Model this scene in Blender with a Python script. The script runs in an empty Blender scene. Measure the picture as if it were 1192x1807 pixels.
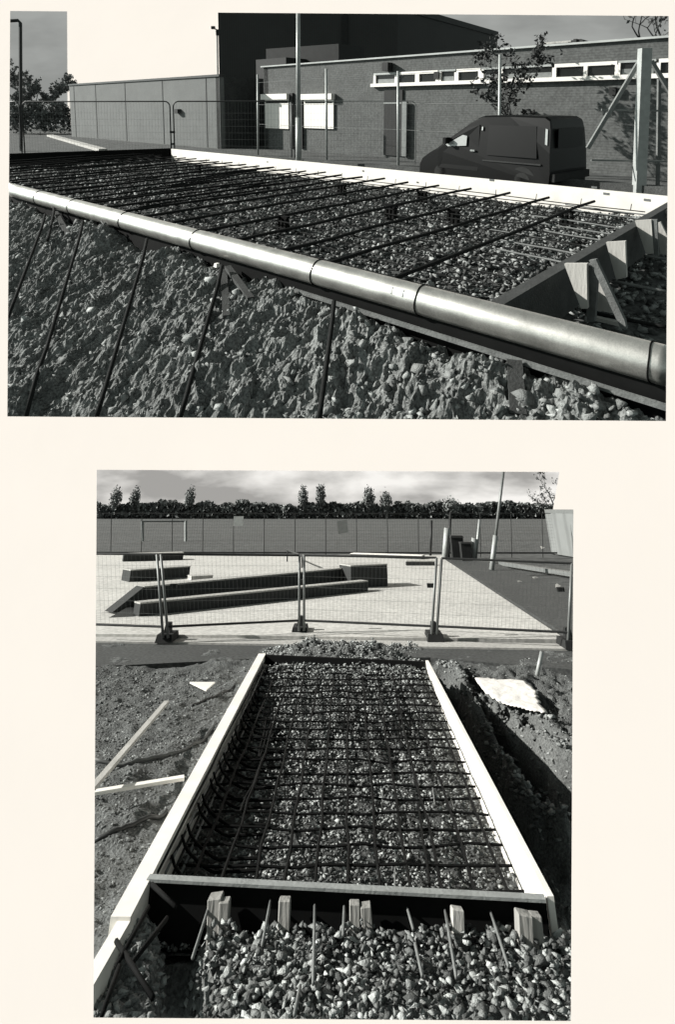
import bpy, bmesh, math, random
import numpy as np
from mathutils import Matrix, Vector
random.seed(7); RNG = np.random.default_rng(11)

# ------------------------------------------------------------------ camera, sky, sun, exposure
sc = bpy.context.scene
COL = sc.collection
F, CX, CY, EYE = 990.0, 596.0, 300.0, 1.85          # focal length and centre in photo pixels, eye height in metres
PITCH = math.atan(110 / F)
cd = bpy.data.cameras.new("camera"); cam = bpy.data.objects.new("camera", cd); COL.objects.link(cam)
cam.location = (0, 0, EYE); cam.rotation_euler = (math.pi / 2 - PITCH, 0, 0)
cd.sensor_fit = 'HORIZONTAL'; cd.sensor_width = 36; cd.lens = 36 * F / 1192
cd.shift_y = -(903.5 - CY) / 1192; cd.clip_start = 0.1; cd.clip_end = 9000
sc.camera = cam
SUN = Vector((-.88, .20, .42)).normalized()
w = bpy.data.worlds.new("World"); sc.world = w; w.use_nodes = True
nt = w.node_tree; bg = nt.nodes['Background']
sky = nt.nodes.new('ShaderNodeTexSky'); sky.sky_type = 'NISHITA'; sky.sun_disc = False
sky.sun_elevation = math.asin(SUN.z); sky.sun_rotation = math.atan2(SUN.x, SUN.y)
bw = nt.nodes.new('ShaderNodeRGBToBW')
nt.links.new(sky.outputs[0], bw.inputs[0]); tn = nt.nodes.new('ShaderNodeVectorMath'); tn.operation = 'SCALE'; tn.inputs[0].default_value = (.87, 1.0, .96); nt.links.new(bw.outputs[0], tn.inputs['Scale']); nt.links.new(tn.outputs[0], bg.inputs[0]); bg.inputs[1].default_value = 0.075
ld = bpy.data.lights.new("sun", 'SUN'); ld.energy = 4.6; ld.angle = math.radians(.6); ld.color = (1, .975, .93)
lo = bpy.data.objects.new("sun", ld); COL.objects.link(lo); lo.rotation_euler = SUN.to_track_quat('Z', 'Y').to_euler()
sc.view_settings.view_transform = 'Standard'; sc.view_settings.look = 'None'
EXPO = 0.75
sc.view_settings.exposure = EXPO; sc.view_settings.gamma = 1

# ------------------------------------------------------------------ the two places
# Place A (upper photograph) stands level. Place B (lower photograph) is a second site whose ground falls away below it.
THETA = math.atan((897 - CY) / F) + PITCH
EB = 1.6
_a = (612 - CX) / F; _b = -(897 - CY) / F
YAW = math.atan2(_a, math.hypot(1, _b))
C0 = Matrix.Translation((0, 0, EYE))
MB = C0 @ Matrix.Rotation(-THETA, 4, 'X') @ Matrix.Rotation(-YAW, 4, 'Z') @ Matrix.Translation((0, 0, -EB))
MA = Matrix.Identity(4)
MP = {'A': MA, 'B': MB}; MBi = MB.inverted()

def rayw(px, py):
    a = (px - CX) / F; b = -(py - CY) / F
    return Vector((a, math.cos(PITCH) + b * math.sin(PITCH), -math.sin(PITCH) + b * math.cos(PITCH)))
def ray(px, py, pl='A'):
    r = rayw(px, py)
    return r if pl == 'A' else (MBi.to_3x3() @ r)
def eye(pl): return Vector((0, 0, EYE if pl == 'A' else EB))
def hit(px, py, z=0., pl='A'):
    r = ray(px, py, pl); e = eye(pl); return e + r * ((z - e.z) / r.z)
def at(px, py, D, pl='A'):
    r = ray(px, py, pl); return eye(pl) + r * (D / r.y)
def A(*a): return hit(*a)
def B(px, py, z=0.): return hit(px, py, z, 'B')
def gnd(px, py, D, pl='A', z=0.):
    q = at(px, py, D, pl); q.z = z; return q
U = ray(-500, 190); U.z = 0; U.normalize(); V = Vector((-U.y, U.x, 0)) * -1
if V.y < 0: V = -V
def uv(u, v, z=0.): return U * u + V * v + Vector((0, 0, z))
def onplane(px, py, v0):                      # place A, the vertical plane v = v0
    r = ray(px, py); return eye('A') + r * (v0 / r.dot(V))

# ------------------------------------------------------------------ noise
def _hash(ix, iy, s):
    n = (ix.astype(np.int64) * 374761393 + iy.astype(np.int64) * 668265263 + s * 974634777) & 0x7fffffff
    n = ((n ^ (n >> 13)) * 1274126177) & 0x7fffffff
    return ((n ^ (n >> 16)) & 0xffff) / 65535.0
def vn(x, y, s=0):
    ix = np.floor(x); iy = np.floor(y); fx = x - ix; fy = y - iy
    fx = fx * fx * (3 - 2 * fx); fy = fy * fy * (3 - 2 * fy)
    a = _hash(ix, iy, s); b = _hash(ix + 1, iy, s); c = _hash(ix, iy + 1, s); d = _hash(ix + 1, iy + 1, s)
    return (a + (b - a) * fx) * (1 - fy) + (c + (d - c) * fx) * fy - .5
def fbm(x, y, f, o=4, s=0, g=.5):
    r = 0; a = 1.
    for k in range(o):
        r = r + a * vn(x * f, y * f, s + k * 17); f *= 2.03; a *= g
    return r

# ------------------------------------------------------------------ materials
GT = (.96, 1.0, .975)       # the faint green cast of the prints
MATS = {}
def mat(name, g, rough=.8, var=.25, scale=8., bump=.0, bscale=40., island=0., tint=GT, metal=0., spec=.3, stretch=None, emit=0., wave=None, speck=0.):
    m = bpy.data.materials.new(name); m.use_nodes = True; MATS[name] = m
    n = m.node_tree; N = n.nodes; L = n.links; p = N['Principled BSDF']
    tc = N.new('ShaderNodeTexCoord'); src = tc.outputs['Object']
    if stretch:
        mp = N.new('ShaderNodeMapping'); mp.inputs['Scale'].default_value = stretch; L.new(src, mp.inputs[0]); src = mp.outputs[0]
    nz = N.new('ShaderNodeTexNoise'); nz.inputs['Scale'].default_value = scale; nz.inputs['Detail'].default_value = 6; nz.inputs['Roughness'].default_value = .65
    L.new(src, nz.inputs['Vector'])
    mr = N.new('ShaderNodeMapRange'); mr.inputs[1].default_value = .3; mr.inputs[2].default_value = .7
    mr.inputs[3].default_value = 1 - var; mr.inputs[4].default_value = 1 + var; L.new(nz.outputs[0], mr.inputs[0])
    val = mr.outputs[0]
    def mul(a, b):
        x = N.new('ShaderNodeMath'); x.operation = 'MULTIPLY'; L.new(a, x.inputs[0]); L.new(b, x.inputs[1]); return x.outputs[0]
    if speck:
        n2 = N.new('ShaderNodeTexNoise'); n2.inputs['Scale'].default_value = bscale; n2.inputs['Detail'].default_value = 2; L.new(src, n2.inputs['Vector'])
        m2 = N.new('ShaderNodeMapRange'); m2.inputs[1].default_value = .35; m2.inputs[2].default_value = .65; m2.inputs[3].default_value = 1 - speck; m2.inputs[4].default_value = 1 + speck
        L.new(n2.outputs[0], m2.inputs[0]); val = mul(val, m2.outputs[0])
    if island:
        ge = N.new('ShaderNodeNewGeometry'); pw = N.new('ShaderNodeMath'); pw.operation = 'POWER'; pw.inputs[1].default_value = 2.0; L.new(ge.outputs['Random Per Island'], pw.inputs[0]); m3 = N.new('ShaderNodeMapRange'); m3.inputs[3].default_value = 1 - island; m3.inputs[4].default_value = 1 + 1.6 * island
        L.new(pw.outputs[0], m3.inputs[0]); val = mul(val, m3.outputs[0])
    if wave:                                   # (scale, depth, direction): cladding ribs or brick courses
        wv = N.new('ShaderNodeTexWave'); wv.bands_direction = wave[2]; wv.inputs['Scale'].default_value = wave[0]; wv.inputs['Distortion'].default_value = .3
        L.new(tc.outputs['Object'], wv.inputs[0]); m4 = N.new('ShaderNodeMapRange'); m4.inputs[1].default_value = 0; m4.inputs[2].default_value = .35
        m4.inputs[3].default_value = 1 - wave[1]; m4.inputs[4].default_value = 1; L.new(wv.outputs[1], m4.inputs[0]); val = mul(val, m4.outputs[0])
    cm = N.new('ShaderNodeVectorMath'); cm.operation = 'SCALE'; cm.inputs[0].default_value = (g * tint[0], g * tint[1], g * tint[2]); L.new(val, cm.inputs['Scale'])
    L.new(cm.outputs[0], p.inputs['Base Color'])
    p.inputs['Roughness'].default_value = rough; p.inputs['Metallic'].default_value = metal; p.inputs['Specular IOR Level'].default_value = spec
    if bump:
        n3 = N.new('ShaderNodeTexNoise'); n3.inputs['Scale'].default_value = bscale; n3.inputs['Detail'].default_value = 5; L.new(src, n3.inputs['Vector'])
        bp = N.new('ShaderNodeBump'); bp.inputs['Strength'].default_value = bump; bp.inputs['Distance'].default_value = .02
        L.new(n3.outputs[0], bp.inputs['Height']); L.new(bp.outputs[0], p.inputs['Normal'])
    return m
def skymat(name, dark, light, scale, lo_=.42, hi=.6, stretch=(1, 1, 3), tint=(1, .975, .93)):
    m = bpy.data.materials.new(name); m.use_nodes = True; N = m.node_tree.nodes; L = m.node_tree.links
    N.remove(N['Principled BSDF']); out = N['Material Output']; e = N.new('ShaderNodeEmission'); L.new(e.outputs[0], out.inputs[0])
    tc = N.new('ShaderNodeTexCoord'); mp = N.new('ShaderNodeMapping'); mp.inputs['Scale'].default_value = stretch; L.new(tc.outputs['Object'], mp.inputs[0])
    nz = N.new('ShaderNodeTexNoise'); nz.inputs['Scale'].default_value = scale; nz.inputs['Detail'].default_value = 5; L.new(mp.outputs[0], nz.inputs[0])
    mr = N.new('ShaderNodeMapRange'); mr.inputs[1].default_value = lo_; mr.inputs[2].default_value = hi; mr.inputs[3].default_value = dark; mr.inputs[4].default_value = light
    L.new(nz.outputs[0], mr.inputs[0]); L.new(mr.outputs[0], e.inputs['Strength']); e.inputs[0].default_value = (*tint, 1)
    return m
K = 2 ** -EXPO
CREAM = (1, .955, .89)
M_page = mat('aged_paper', .685, .95, .012, .012, tint=(1, .925, .87), spec=0)
M_skyA = skymat('grey_sky', .30 * K, .38 * K, .06, tint=(.97, 1, .96))
M_skyB = skymat('cloudy_sky', .38 * K, .95 * K, .028, .40, .56, (1, 1, 3.2))
M_stoneA = mat('crushed_stone', .19, .9, .35, 40, .6, 120, island=.7)
M_stoneB = mat('pale_crushed_stone', .25, .9, .35, 40, .6, 120, island=.7)
M_soil = mat('dry_soil', .165, .95, .35, 3, 1., 50, speck=.4)
M_soilB = mat('dark_soil', .115, .95, .3, 3, .9, 70, speck=.35)
M_moundst = mat('mound_stone', .30, .9, .3, 30, .5, 90, island=.5)
M_rub = mat('rubble_stone', .24, .95, .3, 12, .7, 60, island=.4)
M_bed = mat('dark_bed_ground', .07, .95, .3, 3, .8, 50, speck=.3)  # one dark tone for the stone beds and the earth strip
M_ground = mat('rough_ground', .085, .95, .35, 2, .6, 30, speck=.3)
M_steel = mat('galvanised_steel', .60, .38, .26, 5, .05, 120, metal=.85, spec=.5, stretch=(1, 1, 1), tint=(1, .98, .92), speck=.08)
M_rust = mat('rusty_rebar', .016, .85, .3, 20, spec=.1)
M_rodlit = mat('steel_rod', .16, .6, .3, 20)
M_wire = mat('tie_wire', .006, .8, .2, 20, spec=.1)
M_white = mat('white_faced_board', .80, .6, .10, 4, tint=(1, .965, .90))
M_timber = mat('raw_timber', .42, .8, .2, 4, .2, 60, stretch=(1, 1, .2), tint=(1, .98, .92))
M_timberd = mat('weathered_timber', .14, .85, .3, 6, .3, 60, stretch=(1, 1, 1))
M_dkt = mat('dark_timber', .045, .85, .3, 6, .3, 60)  # dark timber tone for the props below the pipe
M_ply = mat('dark_ply_and_shade', .007, .85, .3, 5, spec=.1)  # near-black ply; also holds painted shade under the pipe and on plank fronts
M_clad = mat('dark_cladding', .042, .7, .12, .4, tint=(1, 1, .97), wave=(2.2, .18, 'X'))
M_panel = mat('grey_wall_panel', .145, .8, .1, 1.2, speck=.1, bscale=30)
M_shade = mat('shaded_wall', .05, .85, .2, 3, speck=.2, bscale=20)  # shade of the end walls is put into this darker colour
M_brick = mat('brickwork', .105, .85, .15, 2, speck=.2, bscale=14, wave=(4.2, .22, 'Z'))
M_whitep = mat('white_paint', .8, .5, .04, 3, tint=(1, .97, .92))
M_glass = mat('window_glass', .015, .25, .1, 3, spec=.25)
M_glassl = mat('painted_reflection_glass', .32, .3, .1, 3, spec=.6)  # reflected brightness put into the base colour
M_fas = mat('dull_white_edge', .45, .7, .15, 2)
M_dark = mat('dark_void', .02, .7, .2, 4)
M_van = mat('dark_van_paint', .003, .45, .1, 3, spec=.15)
M_vtrim = mat('van_trim', .30, .35, .1, 10, metal=.5)
M_tyre = mat('rubber', .02, .9, .2, 10)
M_galv = mat('fence_tube', .20, .5, .15, 8, metal=.3)
M_galvl = mat('bright_fence_post', .38, .5, .15, 8, metal=.2)
M_darktube = mat('dark_fence_tube', .03, .5, .2, 8)
M_bark = mat('bark', .045, .9, .3, 10)
M_leaf = mat('leaves', .05, .8, .3, 1, island=.5)
M_hedge = mat('far_foliage', .17, .9, .35, .3, island=.6)
M_twig = mat('grey_twigs', .20, .9, .3, .3, island=.4)
M_conc = mat('pale_concrete', .50, .85, .10, .5, speck=.16, bscale=14, tint=(1, .985, .93))
M_concd = mat('ledge_concrete', .40, .85, .12, 1, speck=.15, bscale=20, tint=(1, .985, .93))
M_ledge = mat('shade_painted_ledge', .035, .7, .2, 3)  # shade on the ledge sides put into the colour
M_tarmac = mat('tarmac', .06, .9, .15, 1, speck=.3, bscale=25)
M_grass = mat('rough_grass', .075, .95, .2, .25, speck=.3, bscale=3)
M_sheet = mat('white_sheeting', .8, .6, .08, 4, .5, 12, tint=(1, .97, .92))
M_cable = mat('cable_sheath', .03, .5, .2, 8)
M_block = mat('rubber_block', .02, .9, .2, 10)

# ------------------------------------------------------------------ mesh helpers
INFO = {}                                     # object name -> (place, origin in place coordinates)
def link(o, pl, origin, parent):
    COL.objects.link(o); INFO[o.name] = (pl, origin)
    if parent is None: o.matrix_world = MP[pl] @ Matrix.Translation(origin)
    else: o.parent = parent
    return o
def tag(o, label, cat, group=None):
    o['label'] = label; o['category'] = cat
    if group: o['group'] = group
    return o
def struct(o, kind='structure'):
    o['kind'] = kind; return o
def thing(name, loc, label, cat, group=None, pl='A'):
    o = bpy.data.objects.new(name, None); o.empty_display_size = .2
    link(o, pl, Vector(loc), None); return tag(o, label, cat, group)
def put(name, bm, m, parent=None, pl='A', smooth=False, origin=None):
    me = bpy.data.meshes.new(name)
    if isinstance(bm, tuple): me.from_pydata(bm[0], [], bm[1]); 
    else: bm.to_mesh(me); bm.free()
    me.materials.append(m)
    co = np.empty(len(me.vertices) * 3, np.float32); me.vertices.foreach_get('co', co); co = co.reshape(-1, 3)
    if parent is not None: pl, origin = INFO[parent.name]
    elif origin is None:
        lo_ = co.min(0); hi = co.max(0); origin = Vector(((lo_[0] + hi[0]) / 2, (lo_[1] + hi[1]) / 2, lo_[2]))
    co -= np.array(origin, np.float32); me.vertices.foreach_set('co', co.ravel())
    if smooth: me.polygons.foreach_set('use_smooth', [True] * len(me.polygons))
    me.update()
    return link(bpy.data.objects.new(name, me), pl, origin, parent)
def BM(): return bmesh.new()
def box(bm, c, ex, ey, ez, sx, sy, sz, taper=1.):
    """box centred at c; ex,ey,ez unit axes; full sizes; taper scales the top (ez+) end"""
    vs = []
    for k in (-1, 1):
        t = taper if k > 0 else 1.
        for i, j in ((-1, -1), (1, -1), (1, 1), (-1, 1)):
            vs.append(bm.verts.new(c + ex * (i * sx / 2 * t) + ey * (j * sy / 2 * t) + ez * (k * sz / 2)))
    for f in ((3, 2, 1, 0), (4, 5, 6, 7), (0, 1, 5, 4), (1, 2, 6, 5), (2, 3, 7, 6), (3, 0, 4, 7)): bm.faces.new([vs[i] for i in f])
    return vs
X1, Y1, Z1 = Vector((1, 0, 0)), Vector((0, 1, 0)), Vector((0, 0, 1))
def board(bm, p, q, th, h, side=0, bev=0.):
    """board along p-q; p,q on its TOP centre line; th thickness, h depth downward; side shifts it sideways by th/2"""
    d = (q - p); L = d.length; d.normalize(); s = d.cross(Z1); s.normalize(); up = s.cross(d)
    box(bm, (p + q) / 2 - up * h / 2 + s * (side * th / 2), d, s, up, L, th, h)
def bar(bm, p, q, a, b=None, up=Z1):
    d = (q - p); L = d.length; d.normalize(); s = d.cross(up)
    if s.length < 1e-4: s = d.cross(X1)
    s.normalize(); u2 = s.cross(d); box(bm, (p + q) / 2, d, s, u2, L, a, b or a)
def tube(bm, pts, r, n=6, cap=True):
    pts = [Vector(p) for p in pts]; rs = r if isinstance(r, (list, tuple)) else [r] * len(pts); rings = []
    prev = None
    for i, p in enumerate(pts):
        d = (pts[min(i + 1, len(pts) - 1)] - pts[max(i - 1, 0)]).normalized()
        s = d.cross(Z1 if abs(d.z) < .95 else X1) if prev is None else prev - d * prev.dot(d)
        s.normalize(); prev = s; t = d.cross(s)
        rings.append([bm.verts.new(p + (s * math.cos(2 * math.pi * k / n) + t * math.sin(2 * math.pi * k / n)) * rs[i]) for k in range(n)])
    for a, b in zip(rings, rings[1:]):
        for k in range(n): bm.faces.new((a[k], a[(k + 1) % n], b[(k + 1) % n], b[k]))
    if cap: bm.faces.new(rings[0][::-1]); bm.faces.new(rings[-1])
def wob(p, q, n=6, a=.01, s=0):
    r = random.Random(s); out = []
    for i in range(n + 1):
        t = i / n; v = p.lerp(q, t)
        if 0 < i < n: v = v + Vector((r.uniform(-a, a), r.uniform(-a, a), r.uniform(-a, a)))
        out.append(v)
    return out
def prism(bm, base, z0, z1):
    """vertical prism over a ground polygon"""
    n = len(base); a = [bm.verts.new((p[0], p[1], z0)) for p in base]; b = [bm.verts.new((p[0], p[1], z1)) for p in base]
    for i in range(n): bm.faces.new((a[i], a[(i + 1) % n], b[(i + 1) % n], b[i]))
    bm.faces.new(b); bm.faces.new(a[::-1])
def quad(bm, *ps): bm.faces.new([bm.verts.new(p) for p in ps])
def panel(bm, p, q, z0, z1, th, n):
    """upright slab between ground points p and q, from z0 to z1, thickness th along n"""
    a = [Vector((p.x, p.y, 0)), Vector((q.x, q.y, 0)), Vector((q.x, q.y, 0)) + n * th, Vector((p.x, p.y, 0)) + n * th]
    prism(bm, a, z0, z1)
def finish(bm):
    bmesh.ops.recalc_face_normals(bm, faces=bm.faces); return bm

# projection of place points to photo pixels
def project(co, pl):
    M = np.array(MP[pl], float); wv = co @ M[:3, :3].T + M[:3, 3] - np.array([0, 0, EYE])
    c, s = math.cos(PITCH), math.sin(PITCH)
    dep = wv[:, 1] * c - wv[:, 2] * s; up = wv[:, 1] * s + wv[:, 2] * c
    dep = np.where(np.abs(dep) < 1e-6, 1e-6, dep)
    return CX + F * wv[:, 0] / dep, CY - F * up / dep, dep

# ------------------------------------------------------------------ rocks
def rock_protos(k, npts, flat=.7):
    out = []
    for i in range(k):
        bm = BM(); 
        for _ in range(npts):
            v = Vector((random.gauss(0, 1), random.gauss(0, 1), random.gauss(0, 1))).normalized()
            v = Vector((v.x * random.uniform(.6, 1.25), v.y * random.uniform(.5, 1.0), v.z * flat * random.uniform(.6, 1.15))); bm.verts.new(v * .5)
        r = bmesh.ops.convex_hull(bm, input=bm.verts)
        for v in [v for v in bm.verts if not v.link_faces]: bm.verts.remove(v)
        bmesh.ops.recalc_face_normals(bm, faces=bm.faces); bm.verts.index_update()
        out.append((np.array([v.co[:] for v in bm.verts]), np.array([[v.index for v in f.verts] for f in bm.faces]))); bm.free()
    return out
PROTO = rock_protos(12, 7) + rock_protos(10, 8, .5) + rock_protos(6, 10, .8)
def rocks(name, pos, size, m, pl='A', box_px=None):
    squash = .85 if pl == 'A' else .52
    """many stones merged into one mesh; pos (n,3), size (n,)"""
    px, py, d = project(pos, pl)
    x0, y0, x1, y1 = box_px; mrg = 25
    ok = (px > x0 - mrg) & (px < x1 + mrg) & (py > y0 - mrg) & (py < y1 + mrg) & (d > 0)
    pos = pos[ok]; size = size[ok]; Vs = []; Fs = []; off = 0
    which = RNG.integers(0, len(PROTO), len(pos))
    for k, (pv, pf) in enumerate(PROTO):
        idx = np.where(which == k)[0]
        if not len(idx): continue
        n = len(idx); q = RNG.normal(size=(n, 4)); q /= np.linalg.norm(q, axis=1)[:, None]
        w_, x, y, z = q.T
        R = np.stack([1 - 2 * (y * y + z * z), 2 * (x * y - z * w_), 2 * (x * z + y * w_), 2 * (x * y + z * w_), 1 - 2 * (x * x + z * z), 2 * (y * z - x * w_), 2 * (x * z - y * w_), 2 * (y * z + x * w_), 1 - 2 * (x * x + y * y)], 1).reshape(n, 3, 3)
        vv = np.einsum('nij,vj->nvi', R, pv) * size[idx][:, None, None] * np.array([1.1, 1.1, squash]) + pos[idx][:, None, :]
        ff = pf[None] + (np.arange(n) * len(pv))[:, None, None] + off
        Vs.append(vv.reshape(-1, 3)); Fs.append(ff.reshape(-1, 3)); off += n * len(pv)
    Vs = np.concatenate(Vs); Fs = np.concatenate(Fs)
    me = bpy.data.meshes.new(name); nf = len(Fs)
    origin = Vector(Vs.mean(0)); Vs = Vs - np.array(origin)
    me.vertices.add(len(Vs)); me.vertices.foreach_set('co', Vs.astype(np.float32).ravel())
    me.loops.add(nf * 3); me.loops.foreach_set('vertex_index', Fs.astype(np.int32).ravel())
    me.polygons.add(nf); me.polygons.foreach_set('loop_start', np.arange(nf, dtype=np.int32) * 3)
    me.materials.append(m); me.update(calc_edges=True); me.validate()
    return link(bpy.data.objects.new(name, me), pl, origin, None)
def grid(name, us, vs, fn, m, pl='A', place=None, smooth=True):
    """height field: fn(Ug,Vg)->z ; place maps (u,v)->(x,y)"""
    Ug, Vg = np.meshgrid(us, vs); Zg = fn(Ug, Vg)
    if place == 'uv': X = U.x * Ug + V.x * Vg; Y = U.y * Ug + V.y * Vg
    else: X, Y = Ug, Vg
    co = np.stack([X, Y, Zg], -1).reshape(-1, 3); nu, nv = len(us), len(vs)
    i = np.arange(nu - 1)[None] + nu * np.arange(nv - 1)[:, None]; i = i.ravel()
    fs = np.stack([i, i + 1, i + 1 + nu, i + nu], 1)
    px, py, d = project(co, pl); x0, y0, x1, y1 = RECT[pl]
    ins = (px > x0 - 40) & (px < x1 + 40) & (py > y0 - 40) & (py < y1 + 60) & (d > 0)
    fs = fs[ins[fs].any(1)]
    me = bpy.data.meshes.new(name); me.from_pydata(co.tolist(), [], fs.tolist())
    bm = BM(); bm.from_mesh(me); bmesh.ops.delete(bm, geom=[v for v in bm.verts if not v.link_faces], context='VERTS')
    bpy.data.meshes.remove(me)
    finish(bm)
    return struct(put(name, bm, m, None, pl, smooth))
RECT = {'A': (15, 22, 1179, 741), 'B': (168, 829, 1011, 1799)}

# ------------------------------------------------------------------ the page behind everything
nrm = Vector((-.42, -.72, .55)).normalized(); dpl = 420.
tv = nrm.cross(Z1).normalized(); wv_ = tv.cross(nrm)
bm = BM(); cpt = Vector((0, 0, EYE)) - nrm * dpl
def pagehit(px, py):
    r = rayw(px, py); return Vector((0, 0, EYE)) + r * (-dpl / r.dot(nrm))
cr = [pagehit(-260, -160), pagehit(1500, -160), pagehit(1500, 1990), pagehit(-260, 1990)]
fr = [bm.verts.new(c) for c in cr]; bk = [bm.verts.new(c - nrm * .3) for c in cr]
bm.faces.new(fr); bm.faces.new(bk[::-1])
for i in range(4): bm.faces.new((fr[i], bk[i], bk[(i + 1) % 4], fr[(i + 1) % 4]))
finish(bm)
pg = put('paper_page', bm, M_page, None, 'A')
tag(pg, 'cream paper sheet standing behind both building sites', 'page')
pg['kind'] = 'structure'; del pg['category']

# =================================================================== PLACE A: upper photograph
ZF = .50                                                      # top of the formwork
# --- grounds
def chunk(x, y, f, s):
    x = x * f; y = y * f; ix = np.floor(x); iy = np.floor(y); best = np.full(x.shape, 9.); h = np.zeros(x.shape)
    for a in (-1, 0, 1):
        for b in (-1, 0, 1):
            cx, cy = ix + a, iy + b; px = cx + _hash(cx, cy, s); py = cy + _hash(cx, cy, s + 1); d = np.hypot(x - px, y - py)
            hh = _hash(cx, cy, s + 2) - .5 + (x - px) * (_hash(cx, cy, s + 3) - .5) * 1.6 + (y - py) * (_hash(cx, cy, s + 4) - .5) * 1.6
            m_ = d < best; h = np.where(m_, hh, h); best = np.where(m_, d, best)
    return h
def bankz(u, v):
    top = .25 + .07 * np.clip((u - 1.2) / 3.0, 0, 1)
    base = top - .42 * (3.1 - v) - .06 * np.clip((u - 1.2) / 3.0, 0, 1) * (3.1 - v)
    base = np.where(v > 3.1, top - .25 * (v - 3.1), base)
    wu = u + .06 * fbm(u, v, 6, 2, 77); wv2 = v + .06 * fbm(u, v, 6, 2, 78)
    lump = .13 * fbm(u * 1.3, v * .8, 1.6, 3, 3) + .10 * np.abs(fbm(u * 1.5, v * .6, 4.5, 4, 9, .6)) - .05
    fine = .05 * fbm(u * 1.2, v * .7, 14, 3, 21, .65) + .035 * chunk(wu * 1.2, wv2 * .9, 2.8, 501) + .042 * chunk(wu * 1.2, wv2 * .75, 5.5, 301) + .020 * chunk(wu * 1.1, wv2 * .9, 13, 401)
    return base + lump + fine
grid('earth_bank', np.arange(-.6, 12.5, .015), np.arange(.6, 3.5, .015), bankz, M_soil, 'A', 'uv', smooth=False)
def hitbank(px, py, up=.02):
    r = ray(px, py); e = eye('A'); t = .5
    while t < 20:
        q = e + r * t
        if q.z < float(bankz(np.array([q.dot(U)]), np.array([q.dot(V)]))[0]) + up: return q
        t += .01
    return q
def fieldz(u, v): return .03 * fbm(u, v, 1.5, 3, 5) - .02
grid('ground', np.arange(-12, 60, .35), np.arange(3.3, 120, .35), lambda u, v: fieldz(u, v) + np.where((u > 1.9) & (u < 18) & (v > 3.4) & (v < 9.7), -.06, 0) , M_ground, 'A', 'uv')
# gravel under the bars
def scatter(n, u0, u1, v0, v1, bias=1.):
    t = RNG.random(n) ** bias
    return u0 + (u1 - u0) * t, RNG.uniform(v0, v1, n)
gb = grid('gravel_bed', np.arange(1.95, 19, .05), np.arange(3.5, 9.6, .05), lambda u, v: .10 + .05 * fbm(u, v, 3, 4, 31), M_bed, 'A', 'uv')
gb['kind'] = 'stuff'; tag(gb, 'dark stony bed under the steel bars of the long form', 'gravel bed')
u, v = scatter(17000, 1.95, 18.5, 3.5, 9.6, 1.9)
z = .12 + .05 * fbm(u, v, 3, 4, 31) + RNG.uniform(-.01, .03, len(u))
pos = np.stack([U.x * u + V.x * v, U.y * u + V.y * v, z], 1)
o = rocks('crushed_stone', pos, RNG.uniform(.035, .10, len(u)) * (1 + .035 * u), M_stoneA, 'A', RECT['A'])
struct(o, 'stuff'); tag(o, 'loose crushed stone filling the long form under the steel bars', 'gravel')
u = RNG.uniform(-1.2, 1.75, 3200); v = RNG.uniform(3.3, 9.5, 3200); z = fieldz(u, v) + .03 + .05 * vn(u * 2, v * 2, 8)
pos = np.stack([U.x * u + V.x * v, U.y * u + V.y * v, z], 1)
o = rocks('crushed_stone', pos, RNG.uniform(.04, .13, len(u)), M_stoneA, 'A', RECT['A'])
struct(o, 'stuff'); tag(o, 'grey rubble outside the short board behind the triangular stakes', 'gravel')
# lumps on the bank
u = RNG.uniform(-.4, 12, 4200); v = RNG.uniform(.8, 3.12, 4200)
sz = RNG.uniform(.015, .05, len(u)) * np.where(RNG.random(len(u)) < .07, 2.2, 1) * np.where((u < 2.2), 1.5, 1)
z = bankz(u, v) + sz * .1
pos = np.stack([U.x * u + V.x * v, U.y * u + V.y * v, z], 1)
o = rocks('soil_clod', pos, sz, mat('clod_soil', .23, .95, .25, 20, .6, 90, island=.35), 'A', RECT['A'])
struct(o, 'stuff'); tag(o, 'loose clods and stones scattered over the earth bank in front of the pipe', 'clods')

u = RNG.uniform(-.6, 2.6, 1500); v = RNG.uniform(1.2, 3.2, 1500)
k_ = RNG.random(1500) < np.clip((2.7 - u) / 1.5, 0, 1); u = u[k_]; v = v[k_]
z = bankz(u, v) + .01; sz = RNG.uniform(.04, .15, len(u)) * RNG.random(len(u)) ** .5
o = rocks('rubble', np.stack([U.x * u + V.x * v, U.y * u + V.y * v, z], 1), sz, M_rub, 'A', RECT['A'])
struct(o, 'stuff'); tag(o, 'angular grey rubble on the bank below the near end of the pipe', 'rubble')
n_ = 1900; u = RNG.uniform(-.4, 11, n_); v = RNG.uniform(.8, 3.15, n_); sz = RNG.uniform(.03, .10, n_) * (.6 + 1.3 * RNG.random(n_) ** 4)
o = rocks('rubble', np.stack([U.x * u + V.x * v, U.y * u + V.y * v, bankz(u, v) + sz * .12], 1), sz, M_rub, 'A', RECT['A'])
struct(o, 'stuff'); tag(o, 'angular stones lying all over the earth bank between the leaning rods', 'rubble')
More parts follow.
